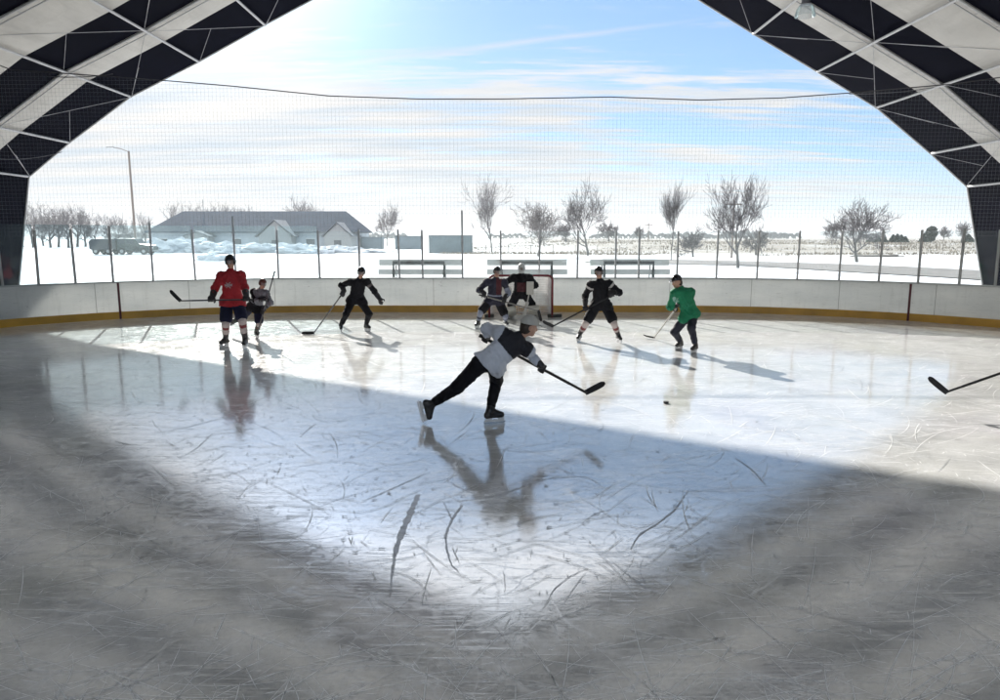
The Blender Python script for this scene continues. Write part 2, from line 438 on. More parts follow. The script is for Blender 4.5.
for i in range(9000):    # long loose arcs from blades
    y = 3+ (random.random()**(1.3 if i < 4200 else 2.2))*17; x = random.uniform(-1, 1)*min(12.5, .8*y+1.5)
    R = random.choice([1, -1])*random.uniform(.6, 9); L = (.08+1.3*random.random()**4)*(1 if y > 5 else .7); th = random.uniform(0, 6.28) if random.random() < .5 else random.gauss(0, .5)+.1
    P = []
    for k in range(10):
        s = L*k/9; P.append((x, y)); x += L/9*math.cos(th); y += L/9*math.sin(th); th += L/9/R
    if max(abs(p[0]) for p in P) > 13.5 or max(p[1] for p in P) > 21.5: continue
    dark = random.random() < (.20 if y > 7 else .02)
    w = random.uniform(.0022, .007) if not dark else random.uniform(.002, .007)
    ribbon(mb, P, [w*math.sin(math.pi*(k+.6)/10.2) for k in range(10)], .004 if dark else .006, 0 if dark else 1)
for i in range(1500):    # chips and scuffs
    y = random.uniform(5, 13.5); x = random.gauss(-.3, .38)*y
    a = random.gauss(0, .4); L = random.uniform(.01, .055); w = L*random.uniform(.2, .5)
    P = [(x+math.cos(a)*L*k/3+random.gauss(0, .008), y+math.sin(a)*L*k/3+random.gauss(0, .008)) for k in range(4)]
    ribbon(mb, P, [w*.3, w, w*.7, w*.2], .008, 0)
marks = mb.build('skate_marks', [GOUGE, SHAVE], ice); tag(marks, kind='stuff')

# ---------------------------------------------------------------- boards, glass, posts
def sweep(mb, prof, s0, s1, n, mi=0, closed=True):
    """prof = list of (outward offset, z)"""
    base = len(mb.v); k = len(prof)
    for s in np.linspace(s0, s1, n):
        p, nn = path(s)
        for o, z in prof: mb.v.append(tuple(p+nn*o+V(0, 0, z)))
    for i in range(n-1):
        for j in range(k if closed else k-1):
            a = base+i*k+j; b_ = base+i*k+(j+1) % k
            mb.f.append((a, a+k, b_+k, b_)); mb.m.append(mi)
    if closed:
        mb.f.append(tuple(base+j for j in range(k))); mb.m.append(mi)
        e = base+(n-1)*k; mb.f.append(tuple(e+j for j in range(k))[::-1]); mb.m.append(mi)
def board_mat():
    m, nt = ntree('board_plastic'); b = NB(nt)
    uv = b.n('ShaderNodeUVMap', uv_map='UVMap').outputs[0]
    tc = b.n('ShaderNodeTexCoord').outputs['Object']
    sp = b.n('ShaderNodeSeparateXYZ', ins={0: uv})
    fr = b.math('FRACT', b.math('DIVIDE', sp.outputs[0], 2.44))
    seam = b.math('LESS_THAN', fr, .006)
    f = b.noise(b.mapping(tc, sc=(.5, .5, 2)), 1.5, 5, .6)
    c = b.mix(b.maprange(f, .3, .7), (.60, .62, .62), (.72, .73, .72))
    scuff = b.noise(b.mapping(uv, sc=(2.5, 26, 1)), 1.6, 5, .7)
    c = b.mix(b.math('MULTIPLY', b.maprange(scuff, .58, .70), .5), c, (.22, .22, .24))
    pk = b.n('ShaderNodeTexVoronoi', ins={'Vector': b.mapping(uv, sc=(1, 2.2, 1)), 'Scale': 3.2})
    c = b.mix(b.math('MULTIPLY', b.math('MULTIPLY', b.maprange(pk.outputs['Distance'], .05, .11, 1, 0), b.maprange(b.noise(uv, .9, 3), .5, .6)), .55), c, (.12, .12, .13))
    drip = b.noise(b.mapping(uv, sc=(9, .8, 1)), 1.2, 4, .6)
    c = b.mix(b.math('MULTIPLY', b.maprange(drip, .55, .72), .22), c, (.34, .35, .33))
    c = b.mix(b.math('MULTIPLY', seam, .7), c, (.12, .12, .12))
    p = b.n('ShaderNodeBsdfPrincipled', ins={'Base Color': c, 'Roughness': .42})
    tl = b.n('ShaderNodeBsdfTranslucent', ins={'Color': c})
    ms = b.n('ShaderNodeMixShader', ins={0: .45, 1: p.outputs[0], 2: tl.outputs[0]})
    b.n('ShaderNodeOutputMaterial', ins={'Surface': ms}); return m
BH = 1.07
boards = empty('rink_boards', (0, YC+CR, 0), 'long curved white boards with yellow kick strip and glass panels around the ice', 'rink boards')
mb = MB(); NS = 260
sweep(mb, [(0, .2), (0, BH-.03), (.09, BH-.03), (.09, .0), (.02, 0), (.02, .2)][::-1], 0, S_TOT, NS)
bo = mb.build('board_wall', board_mat(), boards)
uvl = bo.data.uv_layers.new(name='UVMap'); NVP = 6
loops = np.empty(len(bo.data.loops), np.int32); bo.data.loops.foreach_get('vertex_index', loops)
co3 = np.array([v.co[:] for v in bo.data.vertices]); sarr = np.repeat(np.linspace(0, S_TOT, NS), NVP)
uvl.data.foreach_set('uv', np.stack([sarr[loops], co3[loops, 2]], 1).astype(np.float32).ravel())
mb = MB(); sweep(mb, [(-.012, .004), (-.012, .215), (.015, .215), (.015, .004)], 0, S_TOT, NS)
mb.build('kick_plate', mat('yellow_kick', (.60, .33, .045), .45, var=.18, nscale=1.2), boards)
mb = MB(); sweep(mb, [(-.03, BH-.028), (-.03, BH+.012), (.11, BH+.012), (.11, BH-.028)][::-1], 0, S_TOT, NS)
mb.build('cap_rail', mat('cap_rail', (.40, .42, .42), .5), boards)
ALU = mat('post_aluminium', (.36, .37, .37), .45, metal=.5, var=.2)
px_posts = [3, 39, 76, 113.5, 154, 195.5, 236.5, 278, 319, 359.5, 399, 423.5, 462.5, 501, 539, 577.5, 616, 639.5, 677.5, 717, 757, 797, 838, 878, 918, 958, 995]
sp_ = [s_at_px(p) for p in px_posts]
tall = {154: .2, 236.5: .4, 462.5: .6, 113.5: .12}
posts = [(s, tall.get(p, 0.0)) for s, p in zip(sp_, px_posts)]
s = sp_[0]-1.25
while s > 9: posts.append((s, 0)); s -= 1.25
s = sp_[-1]+1.25
while s < S_TOT-9: posts.append((s, 0)); s += 1.25
posts.sort()
GH = 2.52
for s, ex in posts:
    p, nn = path(s); t = V(-nn[1], nn[0], 0); p = p+nn*.06
    mb = MB(); hgt = GH+ex+random.uniform(-.03, .03); lean = t*random.gauss(0, .012)+nn*random.gauss(0, .012)
    c0 = p+V(0, 0, BH+.012); c1 = p+lean+V(0, 0, hgt)
    mb.obox((c0+c1)/2, t*.028, nn*.03, (c1-c0)/2)
    mb.build('post', ALU, boards)
def glass_mat(name, tint, fac, dirt):
    m, nt = ntree(name); b = NB(nt)
    fr = b.n('ShaderNodeFresnel', ins={'IOR': 1.45})
    tr = b.n('ShaderNodeBsdfTransparent', ins={'Color': tint+(1,)})
    gl = b.n('ShaderNodeBsdfGlossy', ins={'Color': (.9, 1, 1, 1), 'Roughness': .04})
    tc = b.n('ShaderNodeTexCoord').outputs['Object']
    df = b.n('ShaderNodeBsdfDiffuse', ins={'Color': (.75, .8, .8, 1)})
    tl = b.n('ShaderNodeBsdfTranslucent', ins={'Color': (.75, .85, .87, 1)})
    dd = b.n('ShaderNodeMixShader', ins={0: .6, 1: df.outputs[0], 2: tl.outputs[0]})
    m1 = b.n('ShaderNodeMixShader', ins={0: b.math('MULTIPLY', fr, fac), 1: tr.outputs[0], 2: gl.outputs[0]})
    dn = b.maprange(b.noise(tc, 1.7, 5, .65), .35, .75, dirt*.4, dirt)
    m2 = b.n('ShaderNodeMixShader', ins={0: dn, 1: m1.outputs[0], 2: dd.outputs[0]})
    b.n('ShaderNodeOutputMaterial', ins={'Surface': m2}); return m
GL1 = glass_mat('clear_shield', (.955, .975, .975), .6, .03)
GL2 = glass_mat('cloudy_shield', (.85, .915, .93), .8, .06)
for i in range(len(posts)-1):
    (s0, e0), (s1, e1) = posts[i], posts[i+1]
    if s1-s0 < .15: continue
    p0, n0 = path(s0+.04); p1, n1 = path(s1-.04)
    p0 = p0+n0*.06; p1 = p1+n1*.06; nn = nrm(n0+n1)
    top = GH-.03+(.16 if p0[0] < -6 else 0)
    mb = MB(); c = (p0+p1)/2; mb.obox(V(c[0], c[1], (BH+.013+top)/2), (p1-p0)/2, nn*.005, V(0, 0, (top-BH-.013)/2))
    mb.build('glass_panel', GL2 if p0[0] < -6.3 else GL1, boards)
RED = mat('goal_line_red', (.09, .012, .02), .5)
for px in (116.5, 911):
    s = s_at_px(px); mb = MB()
    sweep(mb, [(-.016, .0045), (-.016, BH-.03), (-.006, BH-.03), (-.006, .0045)], s-.03, s+.03, 2)
    mb.build('goal_line_stripe', RED, boards)

YA = 31.0; BAY = 4.65
profpx = [(17, 283), (29, 177), (69, 143), (130, 97), (198, 62), (264, 25), (333, -12), (408, -48), (502, -90),
          (600, -49), (690, -6), (754, 34), (818, 72), (877, 108), (931, 154), (967, 187), (985, 284)]
PR = [A(a, b_, YA) for a, b_ in profpx]; PR[0][2] = -.15; PR[-1][2] = -.15
# ---------------------------------------------------------------- protective netting with its sagging cable
net = empty('safety_net', (0, YC+CR, 2.4), 'fine pale safety netting hanging from a sagging cable behind the goal', 'netting')
cab_px = [(-14, 60), (12, 70), (60, 73), (171, 81), (231, 86), (330, 96), (420, 99), (500, 99), (610, 97), (700, 100), (780, 98), (849, 93), (953, 84), (1010, 76)]
NY = YC+CR+.25
cab = [A(a, b_, NY) for a, b_ in cab_px]
CABLE = mat('dark_cable', (.03, .03, .035), .6)
mb = MB(); mb.tube([V(c[0], c[1], c[2]) for c in cab], .016, 5); mb.build('cable', CABLE, net)
cx_ = np.linspace(-18.5, 18.5, 120); cz_ = np.interp(cx_, [c[0] for c in cab], [c[2] for c in cab])
cz_ = np.minimum(cz_, np.interp(cx_, [p[0] for p in PR], [p[2] for p in PR])-.45)
mb = MB(); x = -18.2; rr = .0019
def strand(mb, a, b_, r): mb.tube([a, b_], r, 3, cap=False)
while x < 18.3:
    strand(mb, V(x, NY, 2.3), V(x, NY, np.interp(x, cx_, cz_)), rr); x += .115
z = 2.36
while z < 7.2:
    xs = np.linspace(-18.2, 18.2, 380); ok = np.interp(xs, cx_, cz_) > z; run = None
    for i in range(len(xs)):
        if ok[i] and run is None: run = xs[i]
        if run is not None and (not ok[i] or i == len(xs)-1):
            strand(mb, V(run, NY, z), V(xs[i-1], NY, z), rr); run = None
    z += .115
mb.build('net_mesh', mat('net_twine', (.16, .18, .20), .8), net)

# ================================================================= SHELTER
def prat(i, y, inset=0.0):
    p = PR[i]; c = V(0, 0, 4.0); d = nrm(V(p[0]-c[0], 0, p[2]-c[2])); q = V(p[0], y, p[2]); return q-d*inset
shelter = empty('rink_shelter', (0, YA, 0), 'tall fabric covered arched rink shelter with navy and white roof bands', 'shelter')
def fabric(name, col, transl, rough=.6):
    m, nt = ntree(name); b = NB(nt)
    tc = b.n('ShaderNodeTexCoord').outputs['Object']
    f = b.noise(b.mapping(tc, sc=(1, .4, 1)), .8, 5, .6)
    st = b.noise(b.mapping(tc, sc=(2.2, .25, 2.2)), 1.1, 5, .65)
    c = b.mix(b.maprange(f, .3, .7), tuple(q*.8 for q in col), col)
    c = b.mix(b.math('MULTIPLY', b.maprange(st, .5, .7), .35), c, tuple(q*.6 for q in col))
    bn = b.n('ShaderNodeBump', ins={'Height': b.noise(tc, 1.1, 3), 'Strength': .5, 'Distance': .15})
    d = b.n('ShaderNodeBsdfDiffuse', ins={'Color': c, 'Normal': bn.outputs[0]})
    t = b.n('ShaderNodeBsdfTranslucent', ins={'Color': c, 'Normal': bn.outputs[0]})
    g = b.n('ShaderNodeBsdfGlossy', ins={'Color': (1, 1, 1, 1), 'Roughness': .45})
    x = b.n('ShaderNodeMixShader', ins={0: transl, 1: d.outputs[0], 2: t.outputs[0]})
    y = b.n('ShaderNodeMixShader', ins={0: .004, 1: x.outputs[0], 2: g.outputs[0]})
    b.n('ShaderNodeOutputMaterial', ins={'Surface': y}); return m
WHITE_F = fabric('translucent_white_membrane', (.60, .585, .55), .22)
NAVY_F = fabric('navy_membrane', (.0035, .004, .009), 0.0)
def strip(y0, y1, i0, i1, material, name, sag=0.0, nd=6):
    """membrane band between y0 and y1 over profile points i0..i1, bellied slightly inwards between ribs; 4 cm thick"""
    P = []
    prof = []
    for i in range(i0, i1):
        for k in range(4): prof.append((i+k/4))
    prof.append(i1)
    def pt(u, y, inset):
        i = min(int(u), len(PR)-2); t = u-i
        return prat(i, y, inset)*(1-t)+prat(i+1, y, inset)*t
    vs = []; fs = []; n = len(prof)
    for lay in (0, .04):
        for u in prof:
            fu = u-int(u); bl = sag*4*fu*(1-fu)
            for j in range(nd+1):
                yy = y0+(y1-y0)*j/nd; vs.append(pt(u, yy, -lay+bl*math.sin(math.pi*j/nd)))
    o = n*(nd+1)
    for a in range(n-1):
        for j in range(nd):
            q = a*(nd+1)+j; fs.append((q, q+1, q+nd+2, q+nd+1)); fs.append((o+q, o+q+nd+1, o+q+nd+2, o+q+1))
    for j in range(nd):
        for q in (j, (n-1)*(nd+1)+j): fs.append((q, q+1, o+q+1, o+q))
    for a in range(n-1):
        for j in (0, nd): q = a*(nd+1)+j; fs.append((q, q+nd+1, o+q+nd+1, o+q))
    return mesh_obj(name, vs, fs, material, shelter, smooth=False)
NBAY = 9
for k in range(NBAY):
    y0 = YA-k*BAY
    d = 3.1 if k == 0 else 2.1
    strip(y0-d, y0-.0, 1, 15, NAVY_F, 'navy_roof_panel', .0)
    strip(y0-BAY, y0-d-.002, 1, 15, WHITE_F, 'white_roof_panel', .12)
    strip(y0-BAY, y0-.0, 0, 1, NAVY_F, 'side_wall_panel'); strip(y0-BAY, y0-.0, 15, 16, NAVY_F, 'side_wall_panel')
STEEL = mat('galvanised_steel', (.40, .40, .40), .5, metal=.25, var=.12)
for k in range(NBAY+1):
    y = YA-k*BAY-(.05 if k == 0 else 0); mb = MB()
    outer = [prat(i, y, .03 if k == 0 else .07) for i in range(17)]
    mb.tube(outer, .035 if k == 0 else .04, 6)
    if k:
        inner = [prat(i, y+.16, .16) for i in range(17)]; mb.tube(inner, .022, 5)
        for i in range(1, 15):
            for q in (.25, .5, .75):
                a = outer[i]*(1-q)+outer[i+1]*q; b_ = inner[i]*(1-q)+inner[i+1]*q; mb.tube([a, b_], .014, 4)
    mb.build('arch_truss', STEEL, shelter)
for i in range(1, 16):
    mb = MB(); mb.tube([prat(i, YA-k*BAY-(.4 if k == 0 else 0), .2) for k in range(NBAY+1)], .047, 8)
    mb.build('purlin', STEEL, shelter)
WIRE = mat('brace_wire', (.36, .36, .37), .5, metal=.3)
for k in range(0, 3):
    for i in list(range(1, 6))+list(range(10, 15)):
        if (i+k) % 2: a, b_ = prat(i, YA-k*BAY-.1, .12), prat(i+1, YA-(k+1)*BAY, .12)
        else: a, b_ = prat(i+1, YA-k*BAY-.1, .12), prat(i, YA-(k+1)*BAY, .12)
        mb = MB(); mb.tube([a, b_], .009, 4); mb.build('brace_wire', WIRE, shelter)
        y = YA-k*BAY-2.2; c0 = (prat(i, y, .06)+prat(i+1, y, .06))/2; c1 = prat(i, YA-k*BAY-.1, .1)
        mb = MB(); mb.tube([c0, c1], .008, 4); mb.build('brace_wire', WIRE, shelter)
# loose sagging wires beside the eaves
for (pa, pb, sg) in (((12, 71, 27), (113, 74, 24), .15), ((0, 159, 27), (62, 152, 30.5), .1), ((849, 94, 30), (953, 84, 26), .1)):
    a = A(*pa); b_ = A(*pb); mb = MB()
    mb.tube([a+(b_-a)*t-V(0, 0, sg*4*t*(1-t)) for t in np.linspace(0, 1, 8)], .013, 4); mb.build('loose_wire', CABLE, shelter)
# high bay lamp
c = A(806, 0, YA-BAY-.6)
lamp = empty('high_bay_lamp', c, 'unlit round high bay lamp with clear shade under the right roof slope', 'lamp')
mb = MB(); mb.tube([c+V(0, 0, .8), c+V(0, 0, .1)], .012, 5); mb.tube([c+V(0, 0, .12), c+V(0, 0, -.12), c+V(0, 0, -.16)], [.13, .15, .2], 14); mb.build('ballast_housing', mat('lamp_grey', (.35, .35, .38), .4, metal=.4), lamp, True)
mb = MB(); mb.tube([c+V(0, 0, -.16), c+V(0, 0, -.3), c+V(0, 0, -.52)], [.2, .29, .34], 18, cap=False); mb.build('shade', glass_mat('lamp_shade_clear', (.85, .87, .88), 1.0, .3), lamp, True)

# ================================================================= GROUND OUTSIDE
def snow_ground_mat():
    m, nt = ntree('snow_field'); b = NB(nt)
    tc = b.n('ShaderNodeTexCoord').outputs['Object']
    sp = b.n('ShaderNodeSeparateXYZ', ins={0: tc}); x, y, z = sp.outputs
    n = b.noise(b.mapping(tc, sc=(.06, .16, 1)), 1.0, 7, .62, .4)
    n2 = b.noise(b.mapping(tc, sc=(.4, .9, 1)), 1.0, 6, .7)
    right = b.maprange(b.math('SUBTRACT', x, b.math('MULTIPLY', y, -.03)), -3, 22)
    far = b.maprange(y, 70, 110)
    g = b.math('MULTIPLY', b.math('MULTIPLY', b.maprange(b.math('ADD', b.math('MULTIPLY', n, .6), b.math('MULTIPLY', n2, .45)), .37, .50), right), far)
    strawc = b.mix(n2, (.13, .105, .075), (.26, .22, .17))
    snow = b.mix(b.maprange(n2, .3, .7), (.60, .62, .66), (.74, .75, .77))
    c = b.mix(b.math('MULTIPLY', g, .85), snow, strawc)
    near = b.noise(b.mapping(tc, sc=(.05, .3, 1)), 1.0, 5, .6)
    c = b.mix(b.math('MULTIPLY', b.math('MULTIPLY', b.maprange(near, .56, .66), b.maprange(y, 95, 65)), .6), c, (.36, .33, .29))
    bn = b.n('ShaderNodeBump', ins={'Height': n2, 'Strength': .5, 'Distance': .25})
    p = b.n('ShaderNodeBsdfPrincipled', ins={'Base Color': c, 'Roughness': .8, 'Specular IOR Level': .2, 'Normal': bn})
    b.n('ShaderNodeOutputMaterial', ins={'Surface': p}); return m
def gz(x, y):
    """gentle relief beyond the shelter"""
    if y < 40: return -.06
    t = min(1, (y-40)/60)
    r = .35*mnoise.noise(Vector((x*.02, y*.02, 0)))+.12*mnoise.noise(Vector((x*.09, y*.12, 3)))
    rise = 0
    if x > -5 and 108 < y < 400: rise = .9*min(1, (y-108)/30)*min(1, (x+5)/20)
    return -.06+t*(r+rise)
ys = np.concatenate([np.linspace(-60, 40, 6), np.linspace(44, 200, 56), np.geomspace(210, 2500, 20)])
xs = np.concatenate([-np.geomspace(2000, 170, 14), np.linspace(-160, 160, 81), np.geomspace(170, 2000, 14)])
vs = [(x, y, gz(x, y)) for y in ys for x in xs]; nx = len(xs)
fs = np.array([(j*nx+i, j*nx+i+1, (j+1)*nx+i+1, (j+1)*nx+i) for j in range(len(ys)-1) for i in range(nx-1)])
tag(mesh_obj('ground', vs, fs, snow_ground_mat(), smooth=True), 'snow covered ground reaching flat to the horizon', kind='structure')
# road on the right, curving away
rd_px = [(592, 261.5), (650, 262.2), (700, 263.2), (760, 264.6), (820, 267), (880, 270), (940, 273), (1000, 276), (1080, 281)]
mb = MB(); cl = smoothline([G(*p) for p in rd_px], 5)
def road_strip(w0, w1, dz, mi):
    L = []; R = []
    for i, p in enumerate(cl):
        t = nrm((cl[min(i+1, len(cl)-1)]-cl[max(i-1, 0)])[:2]); nn = V(-t[1], t[0])
        for arr, w in ((L, w0), (R, w1)):
            q = p[:2]+nn*w; arr.append((q[0], q[1], max(gz(q[0], q[1]), -.06)+dz+.05))
    n = len(cl); mb.add(L+R, [(i, n+i, n+i+1, i+1) for i in range(n-1)], mi)
road_strip(6.0, -4.0, .0, 0)
tag(mb.build('road', mat('winter_asphalt', (.15, .14, .135), .8, var=.25, nscale=.6)), 'grey winter road crossing the snow on the right', kind='structure')

def heap(name, c, r, label=None, cat=None, group=None, kind=None, seed=0, rough=.25, flat=1.0, material=None):
    """lumpy ploughed snow heap"""
    n = 26; m = 12; vs = []; fs = []
    for j in range(m+1):
        ph = (math.pi/2)*j/m
        for i in range(n):
            th = 2*math.pi*i/n
            d = V(math.cos(th)*math.cos(ph), math.sin(th)*math.cos(ph), math.sin(ph))
            k = 1+rough*mnoise.noise(Vector(d*2.2)+Vector((seed, 0, 0)))*1.6+rough*.6*mnoise.noise(Vector(d*6)+Vector((0, seed, 0)))+rough*.4*mnoise.noise(Vector(d*15)+Vector((0, seed, 5)))
            zz = d[2]**.75*r[2]*k
            vs.append(V(c[0]+d[0]*r[0]*k, c[1]+d[1]*r[1]*k, c[2]-.25+zz))
    for j in range(m):
        for i in range(n): fs.append((j*n+i, j*n+(i+1) % n, (j+1)*n+(i+1) % n, (j+1)*n+i))
    o = mesh_obj(name, vs, fs, material or SNOWP, smooth=False)
    return tag(o, label, cat, group, kind)
SNOWP = mat('packed_snow', (.50, .53, .56), .85, var=.2, nscale=.5, bump=.8, bscale=3)
GV = lambda px, y, Y: None
heaps = [(160, 104, 5.5, 2.6), (185, 106, 6, 2.9), (214, 104, 5, 2.3), (245, 103, 6, 1.8), (275, 105, 5, 2.0), (303, 100, 4.6, 2.1), (330, 103, 4.5, 1.5), (352, 104, 3.8, 1.2), (376, 106, 3.2, .8), (229, 100, 3.2, 1.4), (318, 99, 3, 1.4)]
desc = ['snow heap at the left end of the bank below the long building', 'tallest heap in the snow bank at its left below the long roof', 'snow heap under the small left gable of the long building',
        'low broad snow heap left of the middle gable', 'snow heap directly below the middle pale gable', 'steep snow heap between the middle and right gables', 'low snow heap below the right gable of the building',
        'small snow heap right of the long building wall', 'smallest flat snow heap at the right end of the bank', 'small lump of snow in front of the bank left of middle gable', 'small lump of snow in front of the bank right of middle gable']
for i, (px, Y, w, h_) in enumerate(heaps):
    x = A(px, 240, Y)[0]; heap('snow_heap', (x, Y, gz(x, Y)), (w*.75, 3.0, h_*.62+.25), desc[i], 'snow heap', 'ploughed snow heaps before the long building', seed=i*3.7)
x, Y = A(210, 262, 70)[0], 70
heap('snow_heap', (x, Y, gz(x, Y)), (1.5, 1.2, .85), 'lone small grey snow heap on the open snow behind the red jersey player', 'snow heap', seed=91, rough=.3)
x, Y = A(916, 0, 88)[0], 88
heap('dirt_heap', (x-2, Y, gz(x, Y)), (3.2, 1.2, .5), 'low dark dirt heap in the snowfield left of a glass post on the right', 'dirt heap', seed=31, material=mat('frozen_dirt', (.14, .125, .11), .9))

# dry grass standing through the snow
mb = MB(); GR = [mat('dry_grass', (.15, .12, .085), .9, var=.35), mat('dry_grass_pale', (.27, .23, .17), .9, var=.3)]
for i in range(26000):
    Y = 95+ (random.random()**1.4)*170; px = random.uniform(440, 1010); x = A(px, 240, Y)[0]
    v = mnoise.noise(Vector((x*.05, Y*.09, 7)))+.45*mnoise.noise(Vector((x*.25, Y*.3, 2)))
    if v < -.12: continue
    z = gz(x, Y); h_ = random.uniform(.08, .34)*(1+v); w = random.uniform(.03, .12); a = random.uniform(0, 3.14)
    dx, dy = math.cos(a)*w, math.sin(a)*w; lx, ly = random.gauss(0, .12), random.gauss(0, .12)
    mb.add([(x-dx, Y-dy, z-.05), (x+dx, Y+dy, z-.05), (x+lx, Y+ly, z+h_)], [(0, 1, 2)], 0 if random.random() < .6 else 1)
tag(mb.build('dry_grass', GR), 'brown dry grass poking through the snow on the far field', 'grass', kind='stuff')
# far woods along the horizon
mb = MB(); WD = mat('far_woods', (.085, .10, .10), .9, var=.3)
x = -420
while x < 700:
    Y = 620+60*mnoise.noise(Vector((x*.01, 0, 0))); dens = mnoise.noise(Vector((x*.012, 9, 0)))
    if dens > -.05:
        h_ = 3.5+7*(dens+.1)+random.uniform(-1, 1.5)
        P = []
        for k in range(8):
            a = math.pi*k/7; P.append((x+math.cos(a)*4*random.uniform(.7, 1.2), Y, max(-.2, math.sin(a)*h_*random.uniform(.7, 1.1)-.2)))
        for dy in (0, 3): mb.add([(p[0], p[1]+dy, p[2]) for p in P]+[(x, Y+dy+1.5, h_*.5)], [(k, k+1, 8) for k in range(7)])
    x += random.uniform(2, 5)
tag(mb.build('distant_woods', WD), 'thin dark line of far off woods along the horizon', 'woods', kind='stuff')

# ================================================================= BARE TREES
BARK = mat('tree_bark', (.09, .085, .08), .9, var=.3, nscale=3)
TWIG = mat('tree_twigs', (.115, .11, .115), .9, var=.2)
RMIN = [.002]
def grow(mbT, mbC, p, d, L, r, lev, maxlev, spread, upb, rnd):
    """one limb with taper and wander, then its side branches"""
    n = 5 if lev < 2 else 3; pts = [p]; rad = [r]; dd = d
    for k in range(n):
        dd = nrm(dd+V(rnd.gauss(0, .19), rnd.gauss(0, .19), rnd.gauss(0, .13)+upb*.07)*(.5 if lev == 0 else 1)); p = p+dd*L/n; pts.append(p); rad.append(max(r*(1-.55*(k+1)/n), RMIN[0]))
    mb = mbT if lev == 0 else mbC
    mb.tube(pts, rad, 7 if lev == 0 else (4 if lev < 3 else 3), cap=False)
    if lev >= maxlev: return
    nb = (6, 4, 3, 3, 2, 2)[min(lev, 5)]
    for k in range(nb):
        t = (.40 if lev == 0 else .35)+(.60 if lev == 0 else .65)*(k+rnd.random()*.7)/nb; t = min(t, 1)
        i = min(int(t*n), n-1); q = pts[i]+(pts[i+1]-pts[i])*(t*n-i)
        ax = nrm(np.cross(dd, V(rnd.gauss(0, 1), rnd.gauss(0, 1), rnd.gauss(0, 1))))
        a = rnd.uniform(.5, 1.15)*spread; nd = nrm(dd*math.cos(a)+ax*math.sin(a)+V(0, 0, .06*upb))
        grow(mbT, mbC, q, nd, L*(rnd.uniform(.6, .95) if lev < 2 else rnd.uniform(.5, .75)), max(rad[i]*rnd.uniform(.45, .65), RMIN[0]), lev+1, maxlev, spread, upb, rnd)
    grow(mbT, mbC, pts[-1], nrm(dd+V(rnd.gauss(0, .15), rnd.gauss(0, .15), .1)), L*.7, max(rad[-1], RMIN[0]), lev+1, maxlev, spread, upb, rnd)
def make_tree(x, Y, h_, seed, label, group=None, lean=0, spread=1.0, upb=1.0, maxlev=5, trunk=.35, rf=.016, wscale=1.0, wpx=None, name='bare_tree', tw=None):
    rnd = random.Random(seed); mbT, mbC = MB(), MB(); RMIN[0] = .0108*1.35/h_*(Y/80)**.5
    grow(mbT, mbC, V(0, 0, 0), nrm(V(lean, 0, 1)), trunk, rf, 0, maxlev, spread, upb, rnd)
    # normalise to the wanted height
    cv = np.array(mbC.v); allz = np.percentile(cv[:, 2], 99.7); s = h_/allz
    ext = (np.percentile(cv[:, 0], 98.5)-np.percentile(cv[:, 0], 1.5))*s; wm = (wpx*Y/F) if wpx else h_*.62; kx = wm/ext
    root = empty(name, (x, Y, gz(x, Y)-.1), label, 'tree', group)
    for mbx, nm, mt in ((mbT, 'trunk', BARK), (mbC, 'crown', tw or TWIG)):
        vv = np.array(mbx.v)*s; vv[:, :2] *= kx; vv[:, 0] -= (0 if nm == 'trunk' else 0)
        mesh_obj(nm, vv, mbx.f, mt, root, smooth=True, world=False)
    return root
def tpx(px, pbase, ptop, **kw):
    g = G(px, pbase); Y = g[1]; top = A(px, ptop, Y)
    return dict(x=g[0], Y=Y, h_=top[2]-gz(g[0], Y)+.1, **kw)
gr = 'bare winter trees beyond the boards'
# radius given relative to trunk length .35: keep tips near 1.5 cm once scaled
make_tree(**tpx(492, 252, 178, wpx=36, seed=11, label='tall bare tree on open snow directly behind the goal, left one', group=gr, spread=.85, upb=1.2, rf=.022, trunk=.42))
make_tree(**tpx(538, 257, 203, wpx=36, seed=23, label='shorter wide bare tree just right of the goal net', group=gr, spread=1.05, rf=.02, trunk=.3, tw=mat('tree_twigs_pale', (.20, .19, .185), .9, var=.2)))
make_tree(**tpx(588, 256, 182, wpx=44, seed=5, label='tall round crowned bare tree behind the black jersey player', group=gr, spread=.95, rf=.024, trunk=.35))
make_tree(**tpx(671, 261, 183, wpx=24, seed=47, label='slender bare tree with narrow leaning crown above the green jersey player', group=gr, spread=.5, upb=1.6, lean=.08, rf=.02, trunk=.5, wscale=.75))
make_tree(**tpx(738, 268, 177, wpx=52, seed=61, label='biggest bare tree with forked trunk right of the green jersey player', group=gr, spread=.85, upb=1.2, rf=.026, trunk=.35))
make_tree(**tpx(857, 262, 201, wpx=46, seed=33, label='bare tree with forked open crown standing alone at far right', group=gr, spread=1.0, lean=-.12, rf=.026, trunk=.33))
make_tree(**tpx(693, 257, 227, wpx=26, seed=71, label='small bushy bare tree between slender tree and biggest tree', group=gr, spread=1.2, upb=.5, rf=.022, trunk=.2, maxlev=4))
make_tree(**tpx(756, 254, 226, wpx=24, seed=73, label='small bushy bare tree half behind the biggest tree', group=gr, spread=1.2, upb=.5, rf=.022, trunk=.2, maxlev=4))
make_tree(**tpx(566, 245, 224, wpx=20, seed=75, label='low bare bush left of the round crowned tree', group=gr, spread=1.2, upb=.4, rf=.02, trunk=.2, maxlev=4))
make_tree(**tpx(609, 245, 222, wpx=20, seed=76, label='low bare bush right of the round crowned tree', group=gr, spread=1.2, upb=.4, rf=.02, trunk=.2, maxlev=4))
make_tree(**tpx(387, 246, 204, wpx=22, seed=79, label='bare tree standing alone between long building and container', group=gr, spread=.9, rf=.022, trunk=.3))
